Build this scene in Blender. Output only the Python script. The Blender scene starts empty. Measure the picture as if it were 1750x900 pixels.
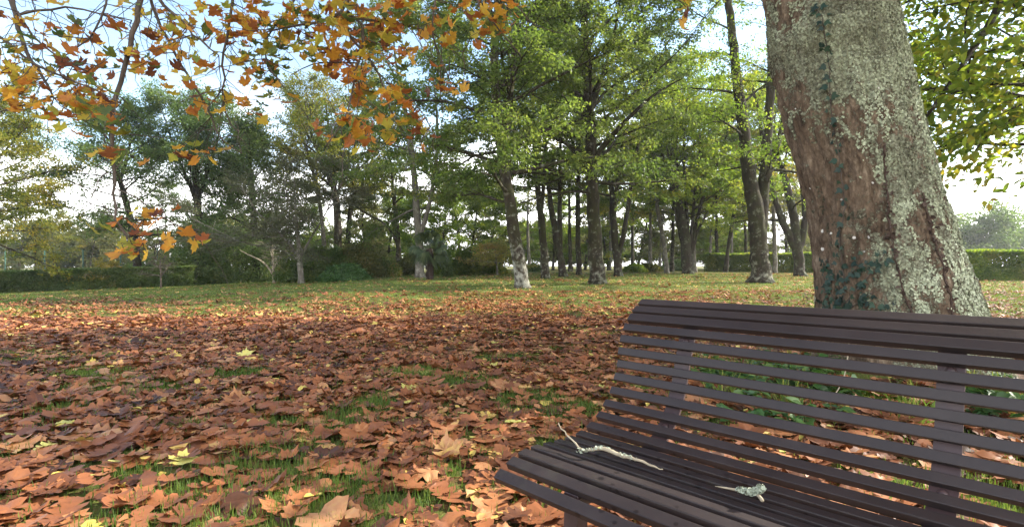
import bpy, math, random
import numpy as np
R = math.radians
sc = bpy.context.scene
C = sc.collection

# ------------------------------------------------------------------ camera
CX, CY, F, CAMH = 875.0, 454.0, 900.0, 1.0          # photo pixels: principal column, horizon row, focal length
cd = bpy.data.cameras.new('camera')
cam = bpy.data.objects.new('camera', cd); C.objects.link(cam)
cam.location = (0, 0, CAMH); cam.rotation_euler = (R(90), 0, 0)
cd.sensor_width = 36; cd.lens = 36 * F / 1750.0
cd.shift_y = 4 / 1750.0
cd.clip_start = 0.05; cd.clip_end = 2000
sc.camera = cam

# ------------------------------------------------------------------ sky and sun
SUN_AZ, SUN_EL = 76.0, 33.0                          # azimuth from +Y towards +X
w = bpy.data.worlds.new('World'); sc.world = w; w.use_nodes = True
nt = w.node_tree; nt.nodes.clear()
def N(t, ty, **kw):
    n = t.nodes.new(ty)
    for k, v in kw.items(): setattr(n, k, v)
    return n
wo = N(nt, 'ShaderNodeOutputWorld'); bg = N(nt, 'ShaderNodeBackground')
sky = N(nt, 'ShaderNodeTexSky', sky_type='NISHITA', sun_disc=False)
sky.sun_elevation = R(SUN_EL); sky.sun_rotation = R(SUN_AZ); sky.air_density = 1.2; sky.dust_density = 0.7; sky.ozone_density = 1.0
tc = N(nt, 'ShaderNodeTexCoord'); sep = N(nt, 'ShaderNodeSeparateXYZ')
nt.links.new(tc.outputs['Generated'], sep.inputs[0])
zc = N(nt, 'ShaderNodeMath', operation='MAXIMUM'); zc.inputs[1].default_value = 0.0
nt.links.new(sep.outputs[2], zc.inputs[0])
za = N(nt, 'ShaderNodeMath', operation='ADD'); za.inputs[1].default_value = 0.12
nt.links.new(zc.outputs[0], za.inputs[0])
dv = []
for k in (0, 1):
    m = N(nt, 'ShaderNodeMath', operation='DIVIDE'); nt.links.new(sep.outputs[k], m.inputs[0]); nt.links.new(za.outputs[0], m.inputs[1]); dv.append(m)
cmb = N(nt, 'ShaderNodeCombineXYZ'); nt.links.new(dv[0].outputs[0], cmb.inputs[0]); nt.links.new(dv[1].outputs[0], cmb.inputs[1])
cn = N(nt, 'ShaderNodeTexNoise'); cn.inputs['Scale'].default_value = 0.55; cn.inputs['Detail'].default_value = 7; cn.inputs['Roughness'].default_value = 0.55
nt.links.new(cmb.outputs[0], cn.inputs['Vector'])
hz = N(nt, 'ShaderNodeMapRange'); hz.inputs[1].default_value = 0.0; hz.inputs[2].default_value = 0.38; hz.inputs[3].default_value = 0.32; hz.inputs[4].default_value = -0.20
nt.links.new(zc.outputs[0], hz.inputs[0])
ca = N(nt, 'ShaderNodeMath', operation='ADD'); nt.links.new(cn.outputs[0], ca.inputs[0]); nt.links.new(hz.outputs[0], ca.inputs[1])
bk = N(nt, 'ShaderNodeMapRange'); bk.inputs[1].default_value = .25; bk.inputs[2].default_value = -.55; bk.inputs[3].default_value = 0; bk.inputs[4].default_value = .20; nt.links.new(sep.outputs[1], bk.inputs[0])   # unseen extra cloud behind the camera, added to brighten and whiten the shade
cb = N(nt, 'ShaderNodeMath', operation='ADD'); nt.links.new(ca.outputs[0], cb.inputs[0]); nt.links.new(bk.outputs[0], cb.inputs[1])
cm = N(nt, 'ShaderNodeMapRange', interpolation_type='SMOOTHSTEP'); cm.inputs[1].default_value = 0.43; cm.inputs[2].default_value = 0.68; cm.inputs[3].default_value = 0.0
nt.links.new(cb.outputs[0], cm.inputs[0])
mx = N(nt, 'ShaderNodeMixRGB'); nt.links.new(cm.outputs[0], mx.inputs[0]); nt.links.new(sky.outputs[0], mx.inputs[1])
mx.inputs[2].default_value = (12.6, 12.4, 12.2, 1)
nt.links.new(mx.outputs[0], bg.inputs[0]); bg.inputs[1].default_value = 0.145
nt.links.new(bg.outputs[0], wo.inputs[0])
sd = bpy.data.lights.new('sun', 'SUN'); sd.energy = 5.0; sd.angle = R(0.55); sd.color = (1.0, 0.93, 0.80)
so = bpy.data.objects.new('sun', sd); C.objects.link(so)
so.rotation_euler = (R(90 - SUN_EL), 0, R(180 - SUN_AZ))
so.location = (40, 12, 30)
vs = sc.view_settings
vs.view_transform = 'Standard'; vs.look = 'None'; vs.gamma = 1; vs.exposure = 1.6; vs.use_curve_mapping = False
sc.render.engine = 'CYCLES'
cy = sc.cycles
cy.max_bounces = 7; cy.diffuse_bounces = 3; cy.glossy_bounces = 2; cy.transmission_bounces = 4; cy.transparent_max_bounces = 4
cy.sample_clamp_indirect = 6
cy.use_denoising = True
cy.caustics_reflective = False; cy.caustics_refractive = False

# ------------------------------------------------------------------ numeric helpers
def hsh(i, j, k, s=0):
    n = (i * 374761393 + j * 668265263 + k * 2147483647 + s * 144269504) & 0xFFFFFFFF
    n = ((n ^ (n >> 13)) * 1274126177) & 0xFFFFFFFF
    n = ((n ^ (n >> 16)) * 2246822519) & 0xFFFFFFFF
    return ((n ^ (n >> 15)) & 0xFFFFFF) / float(0xFFFFFF)
def vnoise(p, s=0):
    p = np.asarray(p, float); i = np.floor(p).astype(np.int64); f = p - i; f = f * f * (3 - 2 * f)
    out = 0
    for a in (0, 1):
        for b in (0, 1):
            for c in (0, 1):
                wgt = (f[..., 0] if a else 1 - f[..., 0]) * (f[..., 1] if b else 1 - f[..., 1]) * (f[..., 2] if c else 1 - f[..., 2])
                out = out + wgt * hsh(i[..., 0] + a, i[..., 1] + b, i[..., 2] + c, s)
    return out
def fbm(p, o=4, s=0):
    p = np.asarray(p, float); a = .5; t = 0; n = 0
    for k in range(o):
        t = t + a * vnoise(p * 2 ** k, s + k); n += a; a *= .5
    return t / n
def sstep(a, b, x):
    t = np.clip((x - a) / (b - a), 0, 1); return t * t * (3 - 2 * t)
def norm(v):
    return v / np.maximum(np.linalg.norm(v, axis=-1, keepdims=True), 1e-9)
def gz(x, y):
    x = np.asarray(x, float); y = np.asarray(y, float)
    r = 0.016 * np.clip(y - 6, 0, 34)
    t = np.clip(-(x + 5), 0, 40)
    l = -0.052 * t / (1 + t / 55) * sstep(7, 26, y)
    b = 0.05 * (vnoise(np.stack([x * .25, y * .25, x * 0 + 3.3], -1), 5) - .5) * sstep(2, 8, y)
    m = 0.16 * np.exp(-((x - 3.35) ** 2 + (y - 4.7) ** 2) / 1.3)     # swelling round the big trunk
    return r + l + b + m
def P(px, py, d):
    return np.array([(px - CX) / F * d, d, CAMH - (py - CY) / F * d])
def hit(px, py):
    lo, hi = 1.2, 120.0
    f = lambda d: CY + F * (CAMH - float(gz((px - CX) / F * d, d))) / d - py
    for _ in range(60):
        m = (lo + hi) / 2
        if f(m) > 0: lo = m
        else: hi = m
    return lo
def proj(p):
    return CX + F * p[..., 0] / p[..., 1], CY - F * (p[..., 2] - CAMH) / p[..., 1]

class Geo:
    def __init__(s): s.v = []; s.f = []; s.a = []; s.n = 0
    def add(s, v, f, a=None):
        v = np.asarray(v, np.float32).reshape(-1, 3); f = np.asarray(f, np.int64)
        s.f.append(f + s.n); s.v.append(v)
        s.a.append(np.zeros(len(v), np.float32) if a is None else np.broadcast_to(np.asarray(a, np.float32), (len(v),)))
        s.n += len(v)
    def tube(s, pts, rad, sides=6, a=None, cap=True):
        pts = np.asarray(pts, float); n = len(pts); rad = np.broadcast_to(np.asarray(rad, float), (n,))
        t = np.gradient(pts, axis=0); t = norm(t)
        ref = np.array([1., 0, 0]) if abs(t[0, 0]) < .8 else np.array([0, 1., 0])
        u = np.zeros((n, 3)); pu = ref
        for k in range(n):
            q = pu - t[k] * np.dot(pu, t[k]); q /= max(np.linalg.norm(q), 1e-9); u[k] = q; pu = q
        w_ = np.cross(t, u)
        an = np.arange(sides) * 2 * math.pi / sides
        ring = pts[:, None] + rad[:, None, None] * (u[:, None] * np.cos(an)[None, :, None] + w_[:, None] * np.sin(an)[None, :, None])
        i = np.arange(n - 1)[:, None] * sides; j = np.arange(sides)[None]; j2 = (j + 1) % sides
        q = np.stack([i + j, i + j2, i + sides + j2, i + sides + j], -1).reshape(-1, 4)
        aa = None if a is None else np.repeat(np.broadcast_to(np.asarray(a, float), (n,)), sides)
        s.add(ring.reshape(-1, 3), q, aa)
        if cap:
            b = s.n - n * sides
            for k0, rev in ((0, 1), ((n - 1) * sides, 0)):
                c = np.arange(sides) + k0
                tri = np.stack([np.full(sides - 2, c[0]), c[1:-1], c[2:]], -1)
                if rev: tri = tri[:, ::-1]
                s.f.append(tri + b)
    def prisms(s, p0, p1, r0, r1, a=0):
        n = len(p0); d = norm(p1 - p0)
        ref = np.where(np.abs(d[:, 2:3]) < .9, np.array([[0, 0, 1.]]), np.array([[1., 0, 0]]))
        u = norm(np.cross(d, ref)); w_ = np.cross(d, u)
        an = np.arange(3) * 2 * math.pi / 3
        o = u[:, None] * np.cos(an)[None, :, None] + w_[:, None] * np.sin(an)[None, :, None]
        r0 = np.broadcast_to(np.asarray(r0, float), (n,)); r1 = np.broadcast_to(np.asarray(r1, float), (n,))
        v = np.concatenate([p0[:, None] + o * r0[:, None, None], p1[:, None] + o * r1[:, None, None]], 1)
        b = np.array([[0, 1, 4, 3], [1, 2, 5, 4], [2, 0, 3, 5]])
        s.add(v.reshape(-1, 3), (np.arange(n)[:, None, None] * 6 + b[None]).reshape(-1, 4), a)
    def inst(s, tv, tf, pos, M, scale, a):
        """tv (m,3) template; tf list of face arrays; pos (n,3); M (n,3,3) columns = axes; scale (n,) or (n,3); a (n,)"""
        n = len(pos)
        if n == 0: return
        m = len(tv); sc_ = np.asarray(scale, float)
        if sc_.ndim == 1: sc_ = sc_[:, None].repeat(3, 1)
        v = np.einsum('nij,nmj->nmi', M, tv[None] * sc_[:, None]) + pos[:, None]
        base = s.n
        s.v.append(v.reshape(-1, 3).astype(np.float32)); s.a.append(np.repeat(np.asarray(a, np.float32), m)); s.n += n * m
        for f in tf:
            s.f.append((np.arange(n)[:, None, None] * m + f[None]).reshape(-1, f.shape[1]) + base)
    def build(s, name, mat, parent=None, loc=None, smooth=False):
        me = bpy.data.meshes.new(name)
        if s.n:
            v = np.concatenate(s.v)
            if loc is not None: v = v - np.asarray(loc, np.float32)
            me.vertices.add(len(v)); me.vertices.foreach_set('co', v.ravel())
            li = np.concatenate([f.ravel() for f in s.f]); sz = np.concatenate([np.full(len(f), f.shape[1]) for f in s.f])
            me.loops.add(len(li)); me.loops.foreach_set('vertex_index', li.astype(np.int32))
            me.polygons.add(len(sz)); st = np.concatenate([[0], np.cumsum(sz)[:-1]])
            me.polygons.foreach_set('loop_start', st.astype(np.int32))
            at = me.attributes.new('rnd', 'FLOAT', 'POINT'); at.data.foreach_set('value', np.concatenate(s.a).astype(np.float32))
            me.update(calc_edges=True)
            if smooth: me.polygons.foreach_set('use_smooth', np.ones(len(sz), bool))
        me.materials.append(mat)
        o = bpy.data.objects.new(name, me); C.objects.link(o)
        if parent is not None: o.parent = parent
        elif loc is not None: o.location = [float(q) for q in loc]
        return o

def thing(name, label, cat, loc=(0, 0, 0), group=None):
    o = bpy.data.objects.new(name, None); C.objects.link(o); o.location = [float(q) for q in loc]; o.empty_display_size = .3
    o['label'] = label; o['category'] = cat
    if group: o['group'] = group
    return o
def tag(o, label, cat=None, group=None, kind=None):
    if label: o['label'] = label
    if cat: o['category'] = cat
    if group: o['group'] = group
    if kind: o['kind'] = kind
    return o
def copy_tree(src, loc, rotz=0, s=1.0, label=None):
    r = src.copy(); C.objects.link(r); r.location = [float(q) for q in loc]; r.rotation_euler = (0, 0, rotz); r.scale = (s, s, s)
    if label: r['label'] = label
    for ch in src.children:
        c = ch.copy(); C.objects.link(c); c.parent = r
    return r

# ------------------------------------------------------------------ materials
def newmat(name):
    m = bpy.data.materials.new(name); m.use_nodes = True; t = m.node_tree; t.nodes.clear()
    out = N(t, 'ShaderNodeOutputMaterial'); return m, t, out
def ramp(t, stops, interp='LINEAR'):
    r = N(t, 'ShaderNodeValToRGB'); cr = r.color_ramp; cr.interpolation = interp
    while len(cr.elements) < len(stops): cr.elements.new(0.5)
    for e, (p, c) in zip(cr.elements, stops): e.position = p; e.color = (c[0], c[1], c[2], 1)
    return r
def noise(t, scale, detail=4, rough=.55, vec=None):
    n = N(t, 'ShaderNodeTexNoise'); n.inputs['Scale'].default_value = scale; n.inputs['Detail'].default_value = detail; n.inputs['Roughness'].default_value = rough
    if vec is not None: t.links.new(vec, n.inputs['Vector'])
    return n
def mathn(t, op, a, b=None, clamp=False):
    m = N(t, 'ShaderNodeMath', operation=op); m.use_clamp = clamp
    for k, x in enumerate((a, b)):
        if x is None: continue
        if isinstance(x, (int, float)): m.inputs[k].default_value = x
        else: t.links.new(x, m.inputs[k])
    return m.outputs[0]
def leaf_mat(name, stops, trans=.45, gain=1.7, tint=(1.0, 1.0, .55), rough=.5, spec=.25, mottle=0, mscale=30):
    m, t, out = newmat(name)
    at = N(t, 'ShaderNodeAttribute', attribute_name='rnd'); fac = at.outputs['Fac']
    if mottle:
        tcn = N(t, 'ShaderNodeTexCoord'); nn = noise(t, mscale, 4, .6, tcn.outputs['Object'])
        fac = mathn(t, 'ADD', fac, mathn(t, 'MULTIPLY', mathn(t, 'SUBTRACT', nn.outputs[0], .5), mottle))
    r = ramp(t, stops); t.links.new(fac, r.inputs[0])
    p = N(t, 'ShaderNodeBsdfPrincipled'); p.inputs['Roughness'].default_value = rough; p.inputs['Specular IOR Level'].default_value = spec
    t.links.new(r.outputs[0], p.inputs['Base Color'])
    if trans <= 0:
        t.links.new(p.outputs[0], out.inputs[0]); return m
    mu = N(t, 'ShaderNodeMixRGB', blend_type='MULTIPLY'); mu.inputs[0].default_value = 1; t.links.new(r.outputs[0], mu.inputs[1])
    mu.inputs[2].default_value = (gain * tint[0], gain * tint[1], gain * tint[2], 1)
    tr = N(t, 'ShaderNodeBsdfTranslucent'); t.links.new(mu.outputs[0], tr.inputs[0])
    ms = N(t, 'ShaderNodeMixShader'); ms.inputs[0].default_value = trans
    t.links.new(p.outputs[0], ms.inputs[1]); t.links.new(tr.outputs[0], ms.inputs[2]); t.links.new(ms.outputs[0], out.inputs[0])
    return m
def bark_mat(name, dark, mid, moss, lichen, lich_lo=0.0, lich_hi=1.6, moss_amt=.5, sc_=1.0):
    """dark furrowed bark, mossy patches, pale lichen blotches mostly on the lowest two metres"""
    m, t, out = newmat(name)
    tcn = N(t, 'ShaderNodeTexCoord'); mp = N(t, 'ShaderNodeMapping'); mp.inputs['Scale'].default_value = (1, 1, .35)
    t.links.new(tcn.outputs['Object'], mp.inputs[0])
    n1 = noise(t, 7 * sc_, 6, .65, mp.outputs[0]); r1 = ramp(t, [(.3, dark), (.7, mid)]); t.links.new(n1.outputs[0], r1.inputs[0])
    n2 = noise(t, 2.2 * sc_, 5, .65, tcn.outputs['Object']); r2 = ramp(t, [(.5 - .12 * moss_amt, (0, 0, 0)), (.62, (1, 1, 1))]); t.links.new(n2.outputs[0], r2.inputs[0])
    mm = N(t, 'ShaderNodeMixRGB'); t.links.new(mathn(t, 'MULTIPLY', r2.outputs[0], moss_amt), mm.inputs[0]); t.links.new(r1.outputs[0], mm.inputs[1]); mm.inputs[2].default_value = (*moss, 1)
    sp = N(t, 'ShaderNodeSeparateXYZ'); t.links.new(tcn.outputs['Object'], sp.inputs[0])
    hr = N(t, 'ShaderNodeMapRange'); t.links.new(sp.outputs[2], hr.inputs[0]); hr.inputs[1].default_value = lich_lo; hr.inputs[2].default_value = lich_hi; hr.inputs[3].default_value = (.10 if name == 'beech_bark_pale' else .03); hr.inputs[4].default_value = -.06
    n3 = noise(t, 4.5 * sc_, 7, .7, tcn.outputs['Object'])
    s3 = mathn(t, 'ADD', n3.outputs[0], hr.outputs[0]); r3 = ramp(t, [(.50, (0, 0, 0)), (.68, (1, 1, 1))]); t.links.new(s3, r3.inputs[0])
    ml = N(t, 'ShaderNodeMixRGB'); t.links.new(mathn(t, 'MULTIPLY', r3.outputs[0], .7), ml.inputs[0]); t.links.new(mm.outputs[0], ml.inputs[1]); ml.inputs[2].default_value = (*lichen, 1)
    p = N(t, 'ShaderNodeBsdfPrincipled'); p.inputs['Roughness'].default_value = .9; p.inputs['Specular IOR Level'].default_value = .15
    t.links.new(ml.outputs[0], p.inputs['Base Color'])
    b = N(t, 'ShaderNodeBump'); b.inputs['Strength'].default_value = .7; b.inputs['Distance'].default_value = .03; t.links.new(n1.outputs[0], b.inputs['Height']); t.links.new(b.outputs[0], p.inputs['Normal'])
    t.links.new(p.outputs[0], out.inputs[0]); return m
def plain_mat(name, col, rough=.6, var=.25, scale=8, spec=.3):
    m, t, out = newmat(name)
    tcn = N(t, 'ShaderNodeTexCoord'); n1 = noise(t, scale, 5, .6, tcn.outputs['Object'])
    r1 = ramp(t, [(.25, tuple(c * (1 - var) for c in col)), (.75, tuple(c * (1 + var) for c in col))]); t.links.new(n1.outputs[0], r1.inputs[0])
    p = N(t, 'ShaderNodeBsdfPrincipled'); p.inputs['Roughness'].default_value = rough; p.inputs['Specular IOR Level'].default_value = spec
    t.links.new(r1.outputs[0], p.inputs['Base Color']); t.links.new(p.outputs[0], out.inputs[0]); return m

M = {}
M['green'] = leaf_mat('beech_leaf', [(0, (.028, .050, .014)), (.4, (.062, .092, .022)), (.75, (.108, .135, .032)), (.95, (.18, .18, .04)), (1, (.26, .14, .03))], .55, 2.2, (1, 1, .6))
M['lime'] = leaf_mat('lime_leaf', [(0, (.045, .078, .014)), (.4, (.085, .13, .020)), (.75, (.15, .175, .028)), (1, (.26, .21, .035))], .58, 2.4)
M['dark'] = leaf_mat('dark_leaf', [(0, (.040, .066, .022)), (.5, (.082, .120, .038)), (.9, (.14, .16, .048)), (1, (.17, .14, .05))], .5, 2.1, (.9, 1, .65))
M['olive'] = leaf_mat('olive_leaf', [(0, (.045, .055, .02)), (.5, (.085, .095, .03)), (.85, (.14, .125, .04)), (1, (.22, .13, .05))], .45, 1.7)
M['pale'] = leaf_mat('pale_leaf', [(0, (.055, .07, .028)), (.5, (.11, .12, .045)), (1, (.19, .17, .075))], .45, 1.6)
M['yellow'] = leaf_mat('yellow_leaf', [(0, (.05, .075, .014)), (.4, (.11, .13, .02)), (.75, (.22, .18, .03)), (1, (.3, .16, .03))], .5, 1.9)
M['gold'] = leaf_mat('gold_leaf', [(0, (.14, .15, .04)), (.6, (.26, .23, .06)), (1, (.34, .17, .07))], .5, 1.7)
M['purple'] = leaf_mat('twiggy_leaf', [(0, (.045, .055, .030)), (.5, (.075, .085, .045)), (1, (.12, .10, .06))], .4, 1.7)
M['hydr'] = leaf_mat('hydrangea_leaf', [(0, (.035, .065, .015)), (.6, (.09, .13, .025)), (.8, (.2, .17, .05)), (1, (.26, .11, .07))], .4, 1.7)
M['maple'] = leaf_mat('autumn_leaf', [(0, (.10, .036, .022)), (.22, (.25, .085, .030)), (.42, (.40, .17, .040)), (.56, (.46, .28, .048)), (.70, (.36, .31, .055)), (.86, (.15, .18, .045)), (1, (.06, .095, .035))], .5, 2.1, (1, .95, .6), .5, .3, .28, 22)
M['litter'] = leaf_mat('litter_leaf', [(0, (.042, .019, .011)), (.18, (.125, .048, .024)), (.42, (.225, .083, .033)), (.62, (.285, .113, .044)), (.78, (.38, .20, .095)), (.86, (.43, .29, .085)), (.94, (.48, .38, .075)), (1, (.42, .40, .12))], .12, 1.3, (1, .8, .5), .55, .3, .30, 30)
M['grass'] = leaf_mat('grass_blade', [(0, (.035, .070, .015)), (.5, (.085, .140, .026)), (1, (.20, .21, .055))], .4, 1.8)
M['herb'] = leaf_mat('herb_leaf', [(0, (.022, .06, .018)), (.5, (.05, .115, .03)), (1, (.10, .165, .045))], .3, 1.7, (.9, 1, .5), .4, .35)
M['ivy'] = leaf_mat('ivy_leaf', [(0, (.008, .022, .017)), (.6, (.016, .042, .030)), (1, (.03, .06, .034))], .1, 1.4, (.8, 1, .6), .5, .25)
M['palm'] = leaf_mat('palm_leaf', [(0, (.03, .05, .024)), (.6, (.06, .085, .036)), (1, (.11, .12, .05))], .25, 1.6, (.9, 1, .5), .42, .4)
M['moss'] = leaf_mat('moss_tuft', [(0, (.035, .06, .008)), (.6, (.08, .115, .010)), (1, (.14, .16, .02))], .3, 1.6)
M['bark'] = bark_mat('beech_bark', (.010, .008, .005), (.036, .027, .018), (.032, .038, .010), (.27, .27, .22), 0.2, 2.0, .6)
M['bark_white'] = bark_mat('beech_bark_pale', (.013, .010, .007), (.048, .036, .025), (.038, .044, .012), (.36, .36, .31), 0.3, 2.2, .6)
M['bark_dark'] = bark_mat('dark_bark', (.012, .009, .007), (.040, .030, .022), (.032, .040, .011), (.26, .27, .22), -0.2, .9, .6)
M['bark_grey'] = bark_mat('grey_bark', (.055, .048, .040), (.165, .148, .122), (.07, .078, .035), (.33, .33, .28), 0, 3, .35)
M['twig'] = plain_mat('twig_bark', (.075, .058, .046), .85, .35, 12)
M['stick'] = plain_mat('dry_stick', (.27, .23, .165), .8, .3, 20)

# ------------------------------------------------------------------ leaf templates
def T_quad(wd=.6, fold=.12):           # folded diamond leaf, tip along +x
    v = np.array([[0, 0, 0], [.45, wd / 2, fold], [1, 0, -.06], [.45, -wd / 2, fold]]); return v, [np.array([[0, 1, 2], [0, 2, 3]])]
def T_oval(wd=.6, fold=.08):
    v = np.array([[0, 0, 0], [.28, wd * .42, fold], [.62, wd * .44, fold * .7], [1, 0, -.1], [.62, -wd * .44, fold * .7], [.28, -wd * .42, fold]])
    return v, [np.array([[0, 1, 2], [0, 2, 3], [0, 3, 4], [0, 4, 5]])]
def T_lobed(rng, lobes=5, per=4, mid=True, curl=.2, depth=.42, full=.68, irr=.0):
    """palmate lobed leaf, stalk end near the origin, body along +x, unit length"""
    ang = []; rad = []; ridge = []
    half = R(142)
    la = np.linspace(-half, half, lobes); ll = np.array([.62, .84, 1.0, .84, .62])[:lobes] if lobes == 5 else np.interp(np.abs(la), [0, half], [1, .62])
    for i in range(lobes):
        d = (la[1] - la[0])
        ll_ = ll[i] * rng.uniform(.88 - irr, 1.1)
        if per == 4:
            ang += [la[i] - .30 * d, la[i] - .13 * d, la[i], la[i] + .13 * d, la[i] + .30 * d]
            rad += [ll_ * (full + .03), ll_ * (full - .02 + rng.uniform(-.05, .08)), ll_, ll_ * (full - .02 + rng.uniform(-.05, .08)), ll_ * (full + .04)]; ridge += [0, .3, 1, .3, 0]
        else:
            ang += [la[i] - .2 * d, la[i], la[i] + .2 * d]; rad += [ll_ * full, ll_, ll_ * full]; ridge += [.2, 1, .2]
        if i < lobes - 1: ang.append(la[i] + d / 2); rad.append(min(ll[i], ll[i + 1]) * (1 - depth) * rng.uniform(.85, 1.1)); ridge.append(-1)
    ang = np.array(ang); rad = np.array(rad); ridge = np.array(ridge); n = len(ang)
    o = np.stack([np.cos(ang) * rad, np.sin(ang) * rad], -1)
    c = np.array([[0., 0.]])
    pts = [c, o * .5, o] if mid else [c, o]
    xy = np.concatenate(pts); rr = np.concatenate([[0], ridge * .5, ridge] if mid else [[0], ridge])
    xy[:, 0] += .36; xy /= 1.36
    k = rng.uniform(-1, 1, 6); r2 = (xy[:, 0] - .35) ** 2 + xy[:, 1] ** 2
    z = .035 * rr + curl * (k[0] * (xy[:, 0] - .35) ** 2 * 1.6 + abs(k[1]) * 1.6 * xy[:, 1] ** 2 + k[2] * xy[:, 0] * xy[:, 1] * 1.2) + curl * .9 * r2 * r2 * 3 * abs(k[3]) + curl * .12 * rng.uniform(-1, 1, len(xy))
    v = np.concatenate([xy, z[:, None]], 1)
    i = np.arange(n); 
    if mid:
        f1 = np.stack([np.zeros(n - 1, int), 1 + i[:-1], 1 + i[1:]], -1)
        f2 = np.stack([1 + i[:-1], 1 + n + i[:-1], 1 + n + i[1:], 1 + i[1:]], -1); fs = [f1, f2]
    else:
        fs = [np.stack([np.zeros(n - 1, int), 1 + i[:-1], 1 + i[1:]], -1)]
    return v, fs
def T_oak(rng, lob=4, wd=.30, curl=.3):
    xs = [0.0]; hw = [.015]
    for i in range(lob):
        a = (i + .55) / (lob + .35); b = (i + 1.05) / (lob + .35); env = math.sin(math.pi * min(.97, a * .8 + .16)) ** .7
        xs += [a - .05, a + .045, b]; hw += [wd * env * rng.uniform(.85, 1.1), wd * env * rng.uniform(.8, 1.05), wd * env * rng.uniform(.38, .62)]
    xs.append(1.0); hw.append(.02); xs = np.array(xs); hw = np.array(hw); hl = hw * rng.uniform(.85, 1.12, len(hw)); n = len(xs)
    k = rng.uniform(-1, 1, 5)
    def zz(x, y): return curl * (k[0] * (x - .5) ** 2 * 1.3 + abs(k[1]) * 2.2 * y * y + k[2] * (x - .5) * y * 1.5 + k[3] * .12 * np.sin(x * 9)) + .05 * np.abs(y)
    z0_ = np.zeros(n)
    v = np.concatenate([np.stack([xs, z0_, zz(xs, z0_)], -1), np.stack([xs + .04, hw, zz(xs, hw)], -1), np.stack([xs + .04, -hl, zz(xs, -hl)], -1)]); i = np.arange(n - 1)
    return v, [np.concatenate([np.stack([i, i + 1, n + i + 1, n + i], -1), np.stack([i + 1, i, 2 * n + i, 2 * n + i + 1], -1)])]
def frames(tip, nrm):
    x = norm(tip); y = norm(np.cross(nrm, x)); z = np.cross(x, y)
    return np.stack([x, y, z], -1)
TQ = T_quad(); TO = T_oval()

# ------------------------------------------------------------------ ground
def ground():
    def axis(lo, hi, n, k):
        t = np.linspace(-1, 1, n); s = np.sinh(k * t) / math.sinh(k); return np.where(s < 0, -s * lo, s * hi)
    xs = axis(-600, 600, 240, 6.0); ys = np.concatenate([np.linspace(-300, -4, 24), np.linspace(-3, 14, 90), 14 + (np.linspace(0.01, 1, 110) ** 2.2) * 1000])
    X, Y = np.meshgrid(xs, ys); Z = gz(X, Y)
    g = Geo(); n = len(xs); m = len(ys)
    i = np.arange(m - 1)[:, None] * n; j = np.arange(n - 1)[None]
    g.add(np.stack([X, Y, Z], -1).reshape(-1, 3), np.stack([i + j, i + j + 1, i + n + j + 1, i + n + j], -1).reshape(-1, 4))
    mt, t, out = newmat('lawn')
    tcn = N(t, 'ShaderNodeTexCoord'); ob = tcn.outputs['Object']
    n1 = noise(t, 1.3, 6, .6, ob); r1 = ramp(t, [(.3, (.06, .085, .018)), (.5, (.105, .130, .030)), (.72, (.18, .17, .055))]); t.links.new(n1.outputs[0], r1.inputs[0])
    n2 = noise(t, 90, 3, .7, ob); r2 = ramp(t, [(.3, (.5, .5, .5)), (.7, (1.35, 1.35, 1.35))]); t.links.new(n2.outputs[0], r2.inputs[0])
    mu = N(t, 'ShaderNodeMixRGB', blend_type='MULTIPLY'); mu.inputs[0].default_value = 1; t.links.new(r1.outputs[0], mu.inputs[1]); t.links.new(r2.outputs[0], mu.inputs[2])
    n3 = noise(t, .8, 5, .6, ob); n4 = noise(t, 14, 4, .7, ob)
    s = mathn(t, 'ADD', mathn(t, 'MULTIPLY', n3.outputs[0], .5), mathn(t, 'MULTIPLY', n4.outputs[0], .6))
    r3 = ramp(t, [(.52, (0, 0, 0)), (.64, (1, 1, 1))]); t.links.new(s, r3.inputs[0])
    ml = N(t, 'ShaderNodeMixRGB'); t.links.new(mathn(t, 'MULTIPLY', r3.outputs[0], .75), ml.inputs[0]); t.links.new(mu.outputs[0], ml.inputs[1]); ml.inputs[2].default_value = (.13, .065, .032, 1)
    p = N(t, 'ShaderNodeBsdfPrincipled'); p.inputs['Roughness'].default_value = .95; p.inputs['Specular IOR Level'].default_value = .1
    t.links.new(ml.outputs[0], p.inputs['Base Color'])
    b = N(t, 'ShaderNodeBump'); b.inputs['Strength'].default_value = .6; b.inputs['Distance'].default_value = .03; t.links.new(n2.outputs[0], b.inputs['Height']); t.links.new(b.outputs[0], p.inputs['Normal'])
    t.links.new(p.outputs[0], out.inputs[0])
    o = g.build('ground', mt, smooth=True); o['kind'] = 'structure'
ground()

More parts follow.
